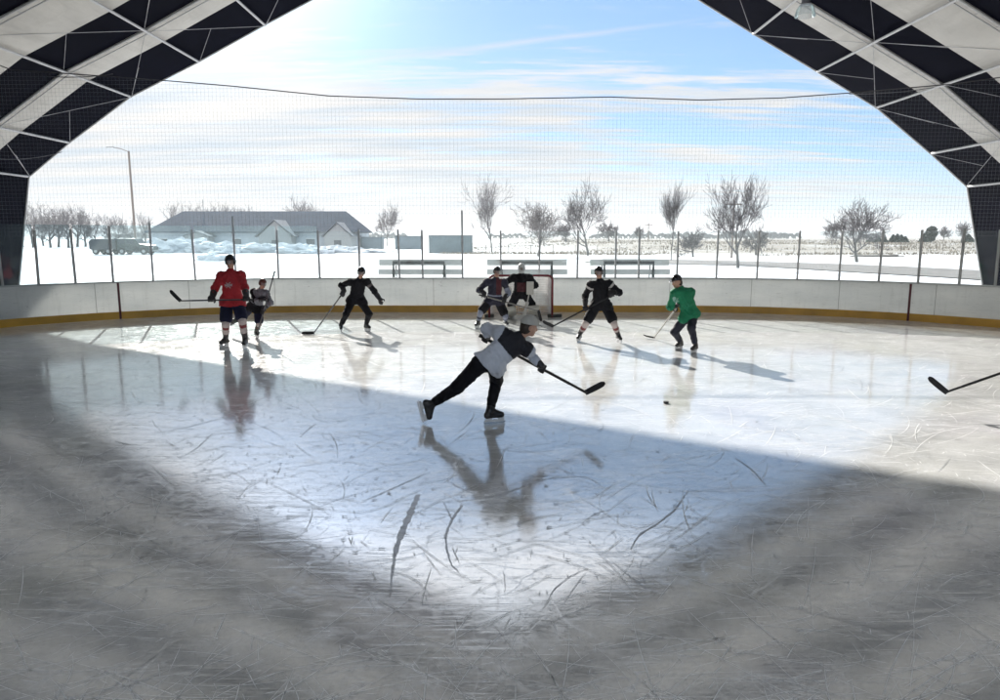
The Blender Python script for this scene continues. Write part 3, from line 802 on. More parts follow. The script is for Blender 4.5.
make_tree(**tpx(640, 247, 226, wpx=9, seed=81, label='tiny far bare tree left of the slender tree', group=gr, spread=.8, rf=.02, trunk=.3, maxlev=4))
make_tree(**tpx(832, 249, 224, wpx=10, seed=83, label='thin faint bare sapling left of the lone right tree', group=gr, spread=.5, upb=1.4, rf=.015, trunk=.4, maxlev=4))
make_tree(**tpx(943, 244, 226, wpx=12, seed=85, label='far bare tree beside the evergreens near right edge', group=gr, spread=.9, rf=.02, trunk=.25, maxlev=4))
make_tree(**tpx(961, 246, 222, wpx=16, seed=88, label='far bare tree next to the right shelter corner', group=gr, spread=1, rf=.02, trunk=.25, maxlev=4))
protos = []
for q, px in enumerate((33, 58, 85)):
    Y = 150+q*5; x = A(px, 240, Y)[0]
    protos.append(make_tree(x, Y, 9.5-q*.6, 101+q, 'bare tree in the dense tree row at far left behind the truck', 'tree row at far left', spread=.9+.1*q, rf=.034, trunk=.3, maxlev=4))
for i, px in enumerate((22, 43, 50, 68, 77, 95, 108, 119, 131, 145)):
    Y = random.uniform(142, 190); x = A(px, 240, Y)[0]; c = copy_tree(protos[i % 3]); c.location = (x, Y, gz(x, Y)-.1)
    c.rotation_euler[2] = random.uniform(0, 6.28); s = random.uniform(.72, 1.02)*Y/155*(.8 if px > 110 else 1); c.scale = (s, s, s)
for i, px in enumerate((178, 219, 229, 240, 262, 300, 309, 319, 251, 200)):
    Y = random.uniform(165, 185); x = A(px, 240, Y)[0]; c = copy_tree(protos[i % 3]); c.location = (x, Y, gz(x, Y)-.1)
    c['label'] = 'bare tree whose top shows over the long dark roof'; c['group'] = 'trees behind the long building'
    c.rotation_euler[2] = random.uniform(0, 6.28); s = random.uniform(.98, 1.22)*(1.1 if px in (219, 229, 309, 300) else .93); c.scale = (s, s, s)
# evergreens far right
NEEDLE = mat('evergreen_needles', (.035, .06, .045), .9, var=.4)
def evergreen(px, Y, h_, w, label, seed, round_=False):
    rnd = random.Random(seed); x = A(px, 240, Y)[0]; h_ *= .8
    root = empty('evergreen_tree', (x, Y, gz(x, Y)-.1), label, 'tree', 'far evergreens at right')
    mb = MB(); mb.tube([(0, 0, 0), (0, 0, h_*.9)], [.22, .05], 6); mesh_obj('trunk', mb.v, mb.f, BARK, root, world=False)
    mb = MB()
    for k in range(900):
        t = rnd.random()**.8; z = h_*(.12+.86*t); R = w*((1-t)*1.0+.08) if not round_ else w*math.sqrt(max(.05, 1-(2*t-1.05)**2))*(.7+.5*mnoise.noise(Vector((t*5, seed, 0))))
        a = rnd.uniform(0, 6.28); q = R*math.sqrt(rnd.random()); c = V(q*math.cos(a), q*math.sin(a), z-q*.2)
        u = V(rnd.gauss(0, 1), rnd.gauss(0, 1), rnd.gauss(0, .5)); u = nrm(u)*.28; v = nrm(np.cross(u, V(rnd.gauss(0, 1), rnd.gauss(0, 1), 1)))*.2
        mb.add([c-u, c+v, c+u, c-v], [(0, 1, 2, 3)])
    mesh_obj('crown', mb.v, mb.f, NEEDLE, root, world=False)
evergreen(931, 180, 5.2, 1.9, 'tall round topped evergreen, tallest one near right edge', 3, True)
for i, (px, hh, w, lb) in enumerate(((924, 2.8, 1.3, 'short cone evergreen left of the tall round topped one'), (897, 2.7, 1.1, 'evergreen in the middle of the small far clump'), (901, 2.4, 1.2, 'evergreen at the right side of the small far clump'), (893, 2.5, 1.2, 'evergreen at the left side of the small far clump'),
                                     (905, 1.9, 1.0, 'lowest evergreen at right end of the small far clump'), (878, 2.0, 1.3, 'short evergreen right of the lone forked tree'), (884, 1.7, 1.1, 'lowest evergreen left of the small far clump'), (871, 1.6, 1.4, 'squat evergreen just behind the lone forked tree'), (968, 2.6, 1.8, 'broad evergreen beside the right shelter corner'))):
    evergreen(px, 185, hh, w, lb, 10+i)

# ================================================================= BUILDINGS AND THINGS OUTSIDE
def gxy(px, Y): return A(px, 240, Y)[0]
WALL = mat('metal_siding', (.38, .42, .46), .6, var=.1, nscale=.3); ROOF = mat('dark_metal_roof', (.035, .055, .08), .9, var=.15, nscale=.4, spec=.1)
PALE = mat('pale_gable_siding', (.27, .28, .28), .6, var=.06); GLS = mat('dark_window', (.05, .06, .07), .15)
TRIM = mat('pale_trim', (.66, .68, .68), .5)
def long_building():
    Y0 = 122; x0, x1 = gxy(150, Y0), gxy(353, Y0); D = 15; ev = 3.3; rg = 6.9; yr = Y0+D/2; z0 = gz((x0+x1)/2, Y0)-.3
    o = empty('long_building', ((x0+x1)/2, Y0+D/2, z0), 'long low building with dark metal roof and pale gables behind the snow bank', 'building')
    mb = MB(); mb.box(x0, x1, Y0, Y0+D, z0, z0+ev)
    mb.build('wall', WALL, o)
    mb = MB(); e = .6; t = .18
    for sgn, ya, yb in ((1, Y0-e, yr), (-1, Y0+D+e, yr)):
        v = [(x0-e, ya, z0+ev+.01), (x1+e, ya, z0+ev+.01), (x1-2.6, yb, z0+rg), (x0+2.6, yb, z0+rg)]
        v += [(a, b_, c+t) for a, b_, c in v]
        mb.add(v, [(0, 3, 2, 1), (4, 5, 6, 7), (0, 1, 5, 4), (1, 2, 6, 5), (2, 3, 7, 6), (3, 0, 4, 7)])
    for xa, xb in ((x0-e, x0+2.6), (x1+e, x1-2.6)):
        mb.add([(xa, Y0-e, z0+ev+t), (xa, Y0+D+e, z0+ev+t), (xb, yr, z0+rg+t)], [(0, 1, 2)])
    mb.build('roof', ROOF, o)
    for px, w, hh in ((203, 2.2, 3.4), (280, 3.1, 5.2), (341, 2.5, 4.8)):
        gx = gxy(px, Y0); yf = Y0-2.6
        mb = MB(); zt = z0+hh; ze = z0+ev-.5
        v = [(gx-w*.86, yf, z0), (gx+w*.86, yf, z0), (gx+w*.86, yf, ze), (gx, yf, zt), (gx-w*.86, yf, ze)]
        v2 = [(a, Y0+2.5, c) for a, b_, c in v]
        mb.add(v+v2, [(0, 1, 2, 3, 4), (0, 5, 6, 1), (1, 6, 7, 2), (4, 9, 5, 0)])
        g = mb.build('gable', PALE, o)
        mb = MB()
        for sx in (-1, 1):
            a = V(gx+sx*w*1.05, yf-.35, ze-.18); b_ = V(gx, yf-.35, zt+.08); c = V(gx, Y0+4, zt+.08); d = V(gx+sx*w*1.05, Y0+4, ze-.18)
            v = [a, b_, c, d]+[q+V(0, 0, .15) for q in (a, b_, c, d)]
            mb.add(v, [(0, 1, 2, 3), (7, 6, 5, 4), (0, 4, 5, 1), (1, 5, 6, 2), (2, 6, 7, 3), (3, 7, 4, 0)])
        mb.build('gable_roof', mat('gable_metal_roof', (.13, .15, .17), .9, spec=.1), g)
        mb = MB(); mb.box(gx-.6, gx+.6, yf-.03, yf-.003, z0+1.0, z0+2.1); mb.build('window', GLS, g)
    k = x0+2.2
    while k < x1-2:
        if all(abs(k-gxy(p, Y0)) > 4.2 for p in (203, 280, 341)):
            mb = MB(); mb.box(k-.7, k+.7, Y0-.05, Y0-.003, z0+1.1, z0+2.3); mb.box(k-.78, k+.78, Y0-.08, Y0-.052, z0+2.3, z0+2.4, 1)
            mb.build('window', [GLS, TRIM], o)
        k += 4.1
    mb = MB(); mb.tube([(gxy(187, Y0), yr, z0+rg), (gxy(187, Y0), yr, z0+rg+2.2)], .08, 5); mb.build('roof_mast', ALU, o)
long_building()
# shed / container
def container(px0, px1, Y, h_, label, name='storage_container', cat='container', col=(.13, .18, .20)):
    x0, x1 = gxy(px0, Y), gxy(px1, Y); z0 = gz((x0+x1)/2, Y)-.05
    o = empty(name, ((x0+x1)/2, Y, z0), label, cat); M = mat(name+'_paint', col, .6, var=.15, nscale=.8)
    mb = MB(); L = x1-x0; n = int(L/.3); v = []
    mb.box(x0, x1, Y+.05, Y+2.4, z0+.12, z0+h_-.05)
    for i in range(n): mb.box(x0+.12+i*.3, x0+.27+i*.3, Y, Y+.052, z0+.2, z0+h_-.16)
    mb.build('body', M, o)
    mb = MB(); mb.box(x0-.03, x1+.03, Y-.04, Y+2.45, z0+h_-.048, z0+h_+.06); mb.box(x0-.03, x1+.03, Y-.04, Y+.3, z0, z0+.118)
    for xx in (x0-.03, x1-.1): mb.box(xx, xx+.13, Y-.04, Y+.048, z0+.12, z0+h_-.05)
    mb.build('frame', mat('container_frame', (.09, .12, .13), .6), o)
    mb = MB()
    for q in (.5, 1.1): mb.tube([(x1+.02, Y+q, z0+.2), (x1+.02, Y+q, z0+h_-.2)], .03, 5)
    mb.build('door_bar', ALU, o)
container(429, 472, 104, 2.55, 'dark grey green storage container behind the boards left of the goal')
container(361, 382, 128, 2.3, 'low dark shed just right of the long building, behind the lone bare tree', 'low_shed', 'shed', (.16, .21, .24))
container(395, 422, 132, 2.4, 'low grey shed left of the storage container', 'low_shed', 'shed', (.18, .23, .26))

def truck():
    Y = 96; x0, x1 = gxy(88, Y), gxy(150.5, Y); z0 = gz((x0+x1)/2, Y)+0.02; L = x1-x0
    o = empty('parked_truck', ((x0+x1)/2, Y+1, z0), 'long dark grey green truck parked on the snow at left, nose to the right', 'truck')
    P = mat('truck_paint', (.03, .045, .045), .4, var=.1); P2 = mat('truck_bed', (.045, .052, .06), .5)
    def prism(name, pr, ya, yb, m, par, bev=.12):
        mb = MB(); n = len(pr)
        cx = sum(p[0] for p in pr)/n; cz = sum(p[1] for p in pr)/n
        def ring(y, k): return [(cx+(p[0]-cx)*k, y, cz+(p[1]-cz)*k) for p in pr]
        v = ring(ya, .95)+ring(ya+bev, 1)+ring(yb-bev, 1)+ring(yb, .95)
        f = [tuple(range(n))]+[tuple(range(3*n, 4*n))[::-1]]
        for r in range(3):
            for i in range(n): f.append((r*n+i, r*n+(i+1) % n, (r+1)*n+(i+1) % n, (r+1)*n+i))
        mb.add(v, f); return mb.build(name, m, par)
    X = lambda t: x0+L*t
    prism('cargo_body', [(X(0), z0+.75), (X(0), z0+1.7), (X(.04), z0+2.05), (X(.42), z0+2.12), (X(.43), z0+.7), (X(.05), z0+.55)], Y, Y+2.3, P2, o)
    cabm = prism('cab', [(X(.44), z0+.5), (X(.44), z0+2.12), (X(.74), z0+2.1), (X(.80), z0+1.42), (X(.97), z0+1.22), (X(1.0), z0+.95), (X(1.0), z0+.5)], Y+.1, Y+2.2, P, o)
    for a, b_ in ((.46, .58), (.595, .71)):
        mb = MB(); w0, w1 = X(a), X(b_); w2 = w1+(.25 if b_ > .7 else 0)
        mb.add([(w0, Y+.085, z0+1.4), (w2, Y+.085, z0+1.4), (w1, Y+.085, z0+1.95), (w0, Y+.085, z0+1.95)], [(0, 1, 2, 3)]); mb.build('side_window', GLS, cabm)
    mb = MB(); mb.box(X(.02), X(.98), Y+.5, Y+1.9, z0+.38, z0+.56); mb.build('chassis', mat('chassis_black', (.03, .03, .03), .7), o)
    mb = MB(); mb.box(X(.99), X(1.01), Y+.15, Y+2.15, z0+.45, z0+.62); mb.build('bumper', ALU, o)
    mb = MB(); mb.box(X(.985), X(1.003), Y+.2, Y+.5, z0+.8, z0+.98); mb.build('headlight', mat('lamp_lens', (.7, .7, .68), .1), o)
    for t in (.10, .30, .52, .87):
        for y in (Y+.05, Y+2.0):
            mb = MB(); mb.tube([(X(t), y, z0+.45), (X(t), y+.26, z0+.45)], .45, 16); w = mb.build('wheel', mat('tyre', (.02, .02, .02), .8), o)
            mb = MB(); mb.tube([(X(t), y-.01, z0+.45), (X(t), y+.1, z0+.45)], .22, 12); mb.build('rim', ALU, w)
truck()
# lamp post
p = G(135.5, 252); Y = 112; x = gxy(135.5, Y); z0 = gz(x, Y)-.1; top = A(135.5, 151, Y)[2]
o = empty('light_pole', (x, Y, z0), 'tall light pole with a single arm reaching left behind the truck', 'light pole')
PM = mat('pole_rust', (.16, .13, .11), .6, var=.15)
mb = MB(); mb.tube([(x, Y, z0), (x, Y, top)], [.20, .15], 8); mb.build('pole', PM, o)
mb = MB(); mb.tube([(x, Y, top-.1), (x-1.2, Y, top+.35), (x-2.3, Y, top+.55)], .06, 6); arm = mb.build('arm', PM, o)
mb = MB(); mb.obox((x-2.75, Y, top+.56), (.5, 0, .03), (0, .16, 0), (0, 0, .08)); mb.obox((x-2.75, Y, top+.46), (.38, 0, .02), (0, .12, 0), (0, 0, .03), 1); mb.build('lamp_head', [ALU, TRIM], arm)
# utility poles
for px, pb, pt, lb in ((731.5, 258, 200, 'wooden utility pole seen just left of the biggest bare tree'), (648, 246, 223, 'small far utility pole right of the tiny bare tree'), (1.5, 250, 219, 'thin pole outside the left shelter corner')):
    if px < 10: continue
    g = G(px, pb); tz = A(px, pt, g[1])[2]; o = empty('utility_pole', (g[0], g[1], gz(g[0], g[1])), lb, 'utility pole')
    mb = MB(); mb.tube([(g[0], g[1], gz(g[0], g[1])-.1), (g[0], g[1], tz)], [.12, .09], 6); mb.build('pole', PM, o)
    mb = MB(); mb.box(g[0]-.9, g[0]+.9, g[1]-.06, g[1]+.06, tz-.5, tz-.38); mb.build('crossarm', PM, o)
# roadside wire fence on the right
o = empty('wire_fence', (20, 100, 0), 'low wire fence crossing the far field at right behind the trees', 'fence')
pts = []
for k in range(30):
    x = -2+k*3.2; Y = 104+.05*x; pts.append(V(x, Y, gz(x, Y)))
mb = MB()
for p in pts: mb.tube([p, p+V(0, 0, 1.15)], .045, 5)
mb.build('fence_posts', PM, o)['kind'] = 'stuff'
mb = MB()
for hz in (.5, .8, 1.1): mb.tube([p+V(0, 0, hz) for p in pts], .014, 3)
mb.build('fence_wires', ALU, o)
# bleachers
def bleacher(px0, px1, f0, f1, label):
    Y = 37.5; a = A(px0, 264, Y); b_ = A(px1, 264, Y); o = empty('aluminium_bleacher', ((a[0]+b_[0])/2, Y, 0), label, 'bleacher', 'low bleachers on the snow behind the goal')
    M = mat('bleacher_plank', (.42, .44, .43), .45, metal=.2, var=.05); DK = mat('bleacher_frame', (.012, .014, .015), .95, spec=.05)
    zt = A(420, 260.2, Y)[2]; zb = A(420, 265.5, Y)[2]; z2 = A(420, 269.0, Y)[2]; z3 = A(420, 274.2, Y)[2]
    mb = MB(); mb.box(a[0], b_[0], Y, Y+.05, zb, zt); mb.box(a[0], b_[0], Y-.0, Y+.28, zt+.002, zt+.04); mb.build('seat_plank', M, o)
    mb = MB(); mb.box(a[0], b_[0], Y-.3, Y-.25, z3, z2); mb.build('foot_plank', M, o)
    xa, xb = A(f0, 264, Y-.5)[0], A(f1, 264, Y-.5)[0]; zf = A(420, 262.6, Y-.5)[2]
    mb = MB(); mb.tube([(xa, Y-.5, -.06), (xa, Y-.5, zf), (xb, Y-.5, zf), (xb, Y-.5, -.06)], .10, 6); mb.build('support_frame', DK, o)
    for xx in (xa, xb):
        mb = MB(); mb.tube([(xx, Y-.45, .05), (xx, Y+.5, .05), (xx, Y+.3, zt)], .035, 5); mb.build('leg', DK, o)
bleacher(379, 462, 393.5, 444, 'low aluminium bleacher left of the goal')
bleacher(487, 567, 501.5, 552, 'low aluminium bleacher directly behind the goal')
bleacher(590, 669, 604.5, 653.5, 'low aluminium bleacher right of the goal behind the black jersey player')

# ================================================================= GOAL
def goal():
    gb = G(552, 317.5); Yg = gb[1]; xr = gb[0]; xl = xr-1.83; c = V((xl+xr)/2, Yg, 0)
    o = empty('hockey_goal', c, 'red framed hockey goal with white net at the far boards', 'hockey goal')
    RD = mat('goal_red', (.17, .012, .02), .4)
    def arcpost(x0, x1, y, z, r):
        P = [V(x0, y, 0), V(x0, y, z-r)]
        for k in range(1, 5):
            a = math.pi/2*k/4; P.append(V(x0+r-r*math.cos(a), y, z-r+r*math.sin(a)))
        for k in range(0, 5):
            a = math.pi/2*(1-k/4); P.append(V(x1-r+r*math.cos(a), y, z-r+r*math.sin(a)))
        P.append(V(x1, y, 0)); return P
    mb = MB(); mb.tube(arcpost(xl, xr, Yg, 1.22, .13), .034, 10); mb.build('goal_post', RD, o, True)
    back = 1.05
    basep = [V(xl, Yg, .04)]+[V((xl+xr)/2-(.92+.12*math.sin(math.pi*k/10))*math.cos(math.pi*k/10), Yg+back*math.sin(math.pi*k/10)**.6, .04) for k in range(1, 10)]+[V(xr, Yg, .04)]
    mb = MB(); mb.tube(basep, .03, 8); mb.build('base_frame', mat('goal_white', (.55, .52, .5), .5), o, True)
    topp = [V(xl+.05, Yg, 1.19)]+[V((xl+xr)/2-.86*math.cos(math.pi*k/10), Yg+.5*math.sin(math.pi*k/10)**.6, 1.17) for k in range(1, 10)]+[V(xr-.05, Yg, 1.19)]
    mb = MB(); mb.tube(topp, .018, 6); mb.build('top_shelf_bar', mat('goal_white', (.55, .52, .5), .5), o, True)
    bs = smoothline(basep, 6); ts = smoothline(topp, 6); mb = MB(); n = len(bs); r = .011
    for i in range(0, n): mb.tube([bs[i], (bs[i]+ts[i])/2+V(0, .03, 0), ts[i]], r, 3, cap=False)
    for k in range(1, 16):
        t = k/16; mb.tube([bs[i]*(1-t)+ts[i]*t+V(0, .06*math.sin(math.pi*t), 0) for i in range(n)], r, 3, cap=False)
    for k in range(1, 5): mb.tube([ts[i]*(1-k/5)+V(ts[i][0], Yg, 1.2)*(k/5) for i in range(n)], r, 3, cap=False)
    mb.build('net', mat('goal_net_cord', (.95, .90, .88), .8), o)
    mb = MB()
    for xx in (xl, xr): mb.tube([V(xx-.12, Yg-.02, .05), V(xx+.28 if xx == xr else xx+.12, Yg+.1, .05)], .05, 8)
    mb.build('base_padding', mat('goal_pad_dark', (.06, .065, .06), .7), o, True)
    return Yg, xl, xr
YG, GXL, GXR = goal()

# ================================================================= PEOPLE
SKIN = mat('skin', (.42, .24, .17), .5, var=.08); LIP = mat('lips', (.30, .12, .10), .5); HAIRD = mat('dark_hair', (.03, .02, .015), .7)
EYE = mat('eye_white', (.6, .6, .6), .2); BLACKC = mat('black_cloth', (.008, .008, .011), .8, var=.3, bump=.3, spec=.2); NAVYC = mat('navy_cloth', (.010, .012, .032), .8, var=.25, bump=.3, spec=.2)
HELM = mat('black_helmet', (.012, .012, .014), .25, var=.1); HELMB = mat('brown_helmet', (.10, .03, .02), .35)
GLOVE = mat('glove_black', (.018, .017, .02), .6, var=.3, bump=.4); BOOT = mat('skate_boot', (.018, .018, .02), .35)
HOLD = mat('blade_holder', (.62, .63, .65), .4); STL = mat('blade_steel', (.55, .56, .58), .25, metal=.9)
SOCKW = mat('sock_white', (.42, .36, .35), .8); SOCKR = mat('sock_red', (.17, .03, .035), .8)
def ik(a, c, L1, L2, hint):
    d = c-a; D = np.linalg.norm(d)
    if D > (L1+L2)*.995: k = D/((L1+L2)*.995); L1 *= k; L2 *= k
    x = (L1*L1-L2*L2+D*D)/(2*D); h = math.sqrt(max(L1*L1-x*x, 1e-6)); u = d/D
    n = hint-a; n = nrm(n-u*(n@u)); return a+u*x+n*h
def stick(label, butt, heel, bdir, col=(.02, .02, .022), hdir=None, shaft2=None, goalie=False, blen=.30):
    butt, heel = V(*butt), V(*heel); o = empty('hockey_stick', heel, label, 'hockey stick')
    ax = nrm(butt-heel); bdir = nrm(bdir); M = mat('stick_%d_%d' % (int(col[0]*100), int(col[2]*100)), col, .35); TAPE = mat('stick_tape', (.015, .015, .017), .8)
    n1 = nrm(np.cross(ax, bdir)); n2 = np.cross(n1, ax)
    mb = MB(); L = np.linalg.norm(butt-heel); mid = heel+ax*(.45 if goalie else .25)
    if goalie:
        mb.obox((heel+mid)/2, n2*.045, n1*.012, ax*.225); mb.obox((mid+butt)/2, n2*.015, n1*.012, (butt-mid)/2)
    else:
        P = [heel, heel+ax*.04, mid, butt]
        for a, b_, w in ((heel, mid, .013), (mid, butt, .015)): mb.obox((a+b_)/2, n2*w, n1*.0115, (b_-a)/2)
    mb.build('shaft', M, o)
    mb = MB(); mb.obox(butt-ax*.09, n2*.017, n1*.0135, ax*.10); mb.obox(butt+ax*.012, n2*.02, n1*.017, ax*.012); mb.build('grip_tape', TAPE, o)
    up = hdir if hdir is not None else nrm(ax-bdir*(ax@bdir)); up = nrm(up-bdir*(up@bdir)); sd_ = np.cross(bdir, up)
    mb = MB(); n = 9; v = []; f = []; BL = blen
    for i in range(n):
        t = i/(n-1); hh = (.034+.004*math.sin(t*3.1))*(1 if t < .85 else (1-.55*((t-.85)/.15)**2))*(1.5 if goalie else 1); th = .006*(1-.3*t)
        c = heel+bdir*(BL*t-.02)+sd_*(.035*t*t)+up*(.008*t*t)+up*.012
        v += [c-up*hh-sd_*th, c+up*hh-sd_*th, c+up*hh+sd_*th, c-up*hh+sd_*th]
    for i in range(n-1):
        for k in range(4): f.append((i*4+k, i*4+(k+1) % 4, i*4+4+(k+1) % 4, i*4+4+k))
    f += [(3, 2, 1, 0), (4*n-4, 4*n-3, 4*n-2, 4*n-1)]
    mb.add(v, f); mb.build('blade', TAPE if not goalie else M, o)
    return o, butt, heel, ax
def glove(parent, wrist, fore, c, g, M=GLOVE, s=1.0, name='glove', cuff=True):
    """padded glove closed round an axis g at point c; fore = forearm direction"""
    g = nrm(g); w = wrist-c; w = nrm(w-g*(w@g)); side = np.cross(g, w)
    if side@fore < 0: side = -side
    pr = [rbx(c+w*.052*s-side*0.0, V(.045, .022, .05)*s, .015*s, g, w, side), cap(wrist-fore*.0, c+w*.05*s, .036*s, .034*s)]
    if cuff: pr += [cap(wrist-fore*.11*s, wrist+fore*.0, .058*s, .046*s)]
    for i in range(4):
        o = c+g*(i-1.5)*.024*s; lr = (.95, 1.05, 1.0, .85)[i]; r = .0125*s
        a = [o+w*.050*s+side*.035*s, o+w*.018*s+side*.052*s*lr, o-w*.022*s+side*.040*s*lr, o-w*.034*s+side*.004*s]
        for q in range(3): pr.append(cap(a[q], a[q+1], r*(1-.06*q), r*(.94-.06*q)))
    tb = c+g*.042*s+w*.045*s-side*.015*s
    pr += [cap(tb, tb-side*.035*s-w*.03*s, .016*s, .014*s), cap(tb-side*.035*s-w*.03*s, tb-side*.022*s-w*.068*s, .014*s, .012*s)]
    return sdf_obj(name, pr, .0085*s, M, parent, k=.008*s)
def skate(parent, ankle, toe, sole, s=1.0, M=BOOT, shin=None):
    toe = nrm(toe); sole = nrm(sole-toe*(sole@toe)); side = np.cross(toe, sole); up = -sole
    sh = nrm(shin) if shin is not None else up
    b0 = ankle+sole*.055*s-toe*.035*s; b1 = ankle+sole*.062*s+toe*.155*s
    pr = [cap(ankle+sh*.13*s, ankle, .058*s, .05*s), cap(ankle, b0, .048*s, .040*s), cap(b0, b1, .040*s, .036*s), cap(ankle+toe*.02*s, b1-sole*.01*s, .045*s, .030*s)]
    k = sdf_obj('skate', pr, .012*s, M, parent, k=.02)
    mb = MB(); c = ankle+sole*.115*s+toe*.06*s
    mb.obox(c+sole*.012*s, toe*.135*s, side*.007*s, sole*.014*s)
    for t in (-.07, .09): mb.obox(c+toe*t*s-sole*.012*s, toe*.04*s, side*.016*s, sole*.020*s)
    mb.build('blade_holder', HOLD, k)
    mb = MB(); prof = [(-.15, -.010), (-.13, .018), (.12, .018), (.148, .006), (.152, -.010)]; cc = c+sole*.027*s
    v = [cc+toe*a*s+sole*(b_+.008)*s+side*q*.002 for q in (-1, 1) for a, b_ in prof]
    mb.add(v, [(0, 1, 2, 3, 4)[::-1], (5, 6, 7, 8, 9)]+[(i, (i+1) % 5, 5+(i+1) % 5, 5+i) for i in range(5)]); mb.build('blade', STL, k)
ANK = .167
def person(sp):
    s = sp.get('s', 1.0)
    feet = []
    for L in ('legA', 'legB'):
        q = sp[L]
        if 'ank' in q: an = A(*q['ank'])
        else: g = G(*q['g']); an = g+V(0, 0, ANK*s)-nrm(V(q['toe'][0], q['toe'][1], 0))*.055*s
        feet.append(an)
    Yp = sp.get('Y', (feet[0][1]+feet[1][1])/2)
    pel = A(*sp['pel'], Yp); nk0 = A(*sp['neck'], Yp+sp.get('ndy', 0)); nk = pel+nrm(nk0-pel)*np.clip(np.linalg.norm(nk0-pel), .42*s, .54*s)
    shv = nrm(sp.get('shv', (1, 0, 0))); hpv = nrm(sp.get('hpv', (1, 0, 0))); spine = nrm(nk-pel)
    face = nrm(sp['face']); hw = sp.get('sw', .19)*s
    shA = nk-shv*hw-spine*.065*s; shB = nk+shv*hw-spine*.065*s; hA = pel-hpv*.10*s; hB = pel+hpv*.10*s
    fwd = nrm(np.cross(spine, shv)); 
    if 'chest' in sp and fwd@V(*sp['chest']) < 0: fwd = -fwd
    hd0 = A(*sp['head'], nk[1]+sp.get('hdy', 0)); hd = nk+nrm(hd0-nk)*.195*s
    root = empty('person', (pel[0], pel[1], 0), sp['label'], 'person')
    # head frame
    hz = nrm(nrm(hd-nk)*.5+V(0, 0, 1)+.0*face); hf = nrm(face-hz*(face@hz)); hs = np.cross(hf, hz)
    if abs(face[2]) > .05: hf = nrm(face); hz = nrm(hz-hf*(hz@hf)); hs = np.cross(hf, hz)
    # arms
    wr, el, fo, hands = [], [], [], []
    for key, sh in (('armA', shA), ('armB', shB)):
        q = sp[key]
        if 'on' in q:
            st = q['on']; butt, heel, ax = st[1], st[2], st[3]; c = butt-ax*q['t']
            d = sh-c; d = nrm(d-ax*(d@ax)*.6); w = c+d*.095*s; gax = ax
        else:
            c = A(*q['w'][:2], nk[1]+q['w'][2]); gax = V(*q.get('g', (1, .3, 0))); d = nrm(sh-c); w = c+d*.09*s
        e = ik(sh, w, .30*s*q.get('al', 1), .26*s*q.get('al', 1), A(*q['e'][:2], nk[1]+q['e'][2])); wr.append(w); el.append(e); fo.append(nrm(w-e)); hands.append((c, gax))
        q['_d'] = np.linalg.norm(sh-w)
    kn = []
    for key, hp, an in (('legA', hA, feet[0]), ('legB', hB, feet[1])):
        q = sp[key]; kn.append(ik(hp, an, .45*s, .42*s, A(*q['k'][:2], Yp+q['k'][2])))
        print(sp['label'][:20], key, 'hip-ank', round(float(np.linalg.norm(hp-an)), 2), 'arm', round(sp['armA']['_d'], 2), round(sp['armB']['_d'], 2))
    # ---- body
    pr = [cap(pel-spine*.02*s, pel+spine*.2*s, .09*s, .085*s), cap(hA, hB, .085*s), cap(pel+spine*.22*s, nk-spine*.14*s, .09*s, .085*s), cap(shA, shB, .06*s), cap(nk-spine*.03*s, hd-hz*.05*s, .056*s, .052*s),
          ell(hd+hz*.015*s, V(.079, .098, .108)*s, hs, hf, hz), ell(hd-hz*.055*s+hf*.025*s, V(.058, .068, .06)*s, hs, hf, hz), cap(hd+hf*.095*s+hz*.0*s, hd+hf*.108*s-hz*.035*s, .009*s, .015*s),
          ell(hd-hz*.095*s+hf*.06*s, V(.028, .025, .02)*s, hs, hf, hz), ell(hd-hz*.012*s+hs*.08*s-hf*.005*s, V(.012, .022, .032)*s, hs, hf, hz), ell(hd-hz*.012*s-hs*.08*s-hf*.005*s, V(.012, .022, .032)*s, hs, hf, hz)]
    for i, (sh, hp) in enumerate(((shA, hA), (shB, hB))):
        pr += [cap(sh, el[i], .05*s, .04*s), cap(el[i], wr[i], .042*s, .028*s), cap(wr[i], hands[i][0]*.6+wr[i]*.4, .028*s, .024*s)]
        pr += [cap(hp, kn[i], .088*s, .058*s), cap(kn[i]+nrm(feet[i]-kn[i])*.08*s, feet[i], .056*s, .036*s), cap(kn[i], feet[i], .05*s, .034*s)]
    sub = [ell(hd+hf*.102*s+hs*q*.033*s+hz*.012*s, V(.018, .012, .011)*s, hs, hf, hz) for q in (-1, 1)]
    def cls(c):
        l = (c-hd); f_ = l@hf; z_ = l@hz; x_ = np.abs(l@hs)
        return ((f_ > .075*s) & (np.abs(z_+.062*s) < .008*s) & (x_ < .026*s)).astype(int)
    sdf_obj('body', pr, .011*s, [SKIN, LIP], root, k=.022*s, classify=cls, sub=sub)
    for q in (-1, 1):
        c = hd+hf*.088*s+hs*q*.033*s+hz*.012*s; mb = MB(); mb.tube([c, c+hf*.006*s, c+hf*.010*s], [.012*s, .009*s, .003*s], 8); mb.build('eye', EYE, root, True)
    # ---- jersey
    J = sp['jersey']; jr = J.get('r', 1.0)
    hem = pel-spine*J.get('hem', .10)*s
    pj = [cap(hem, nk-spine*.10*s, .135*s*jr, .12*s*jr), cap(hA-spine*.03*s, hB-spine*.03*s, .138*s), cap(hem-hpv*.055*s, nk-shv*.07*s-spine*.10*s, .125*s*jr, .115*s*jr), cap(hem+hpv*.055*s, nk+shv*.07*s-spine*.10*s, .125*s*jr, .115*s*jr), cap(shA, shB, .088*s*jr), cap(nk-spine*.04*s, nk+nrm(hd-nk)*.035*s, .088*s, .066*s)]
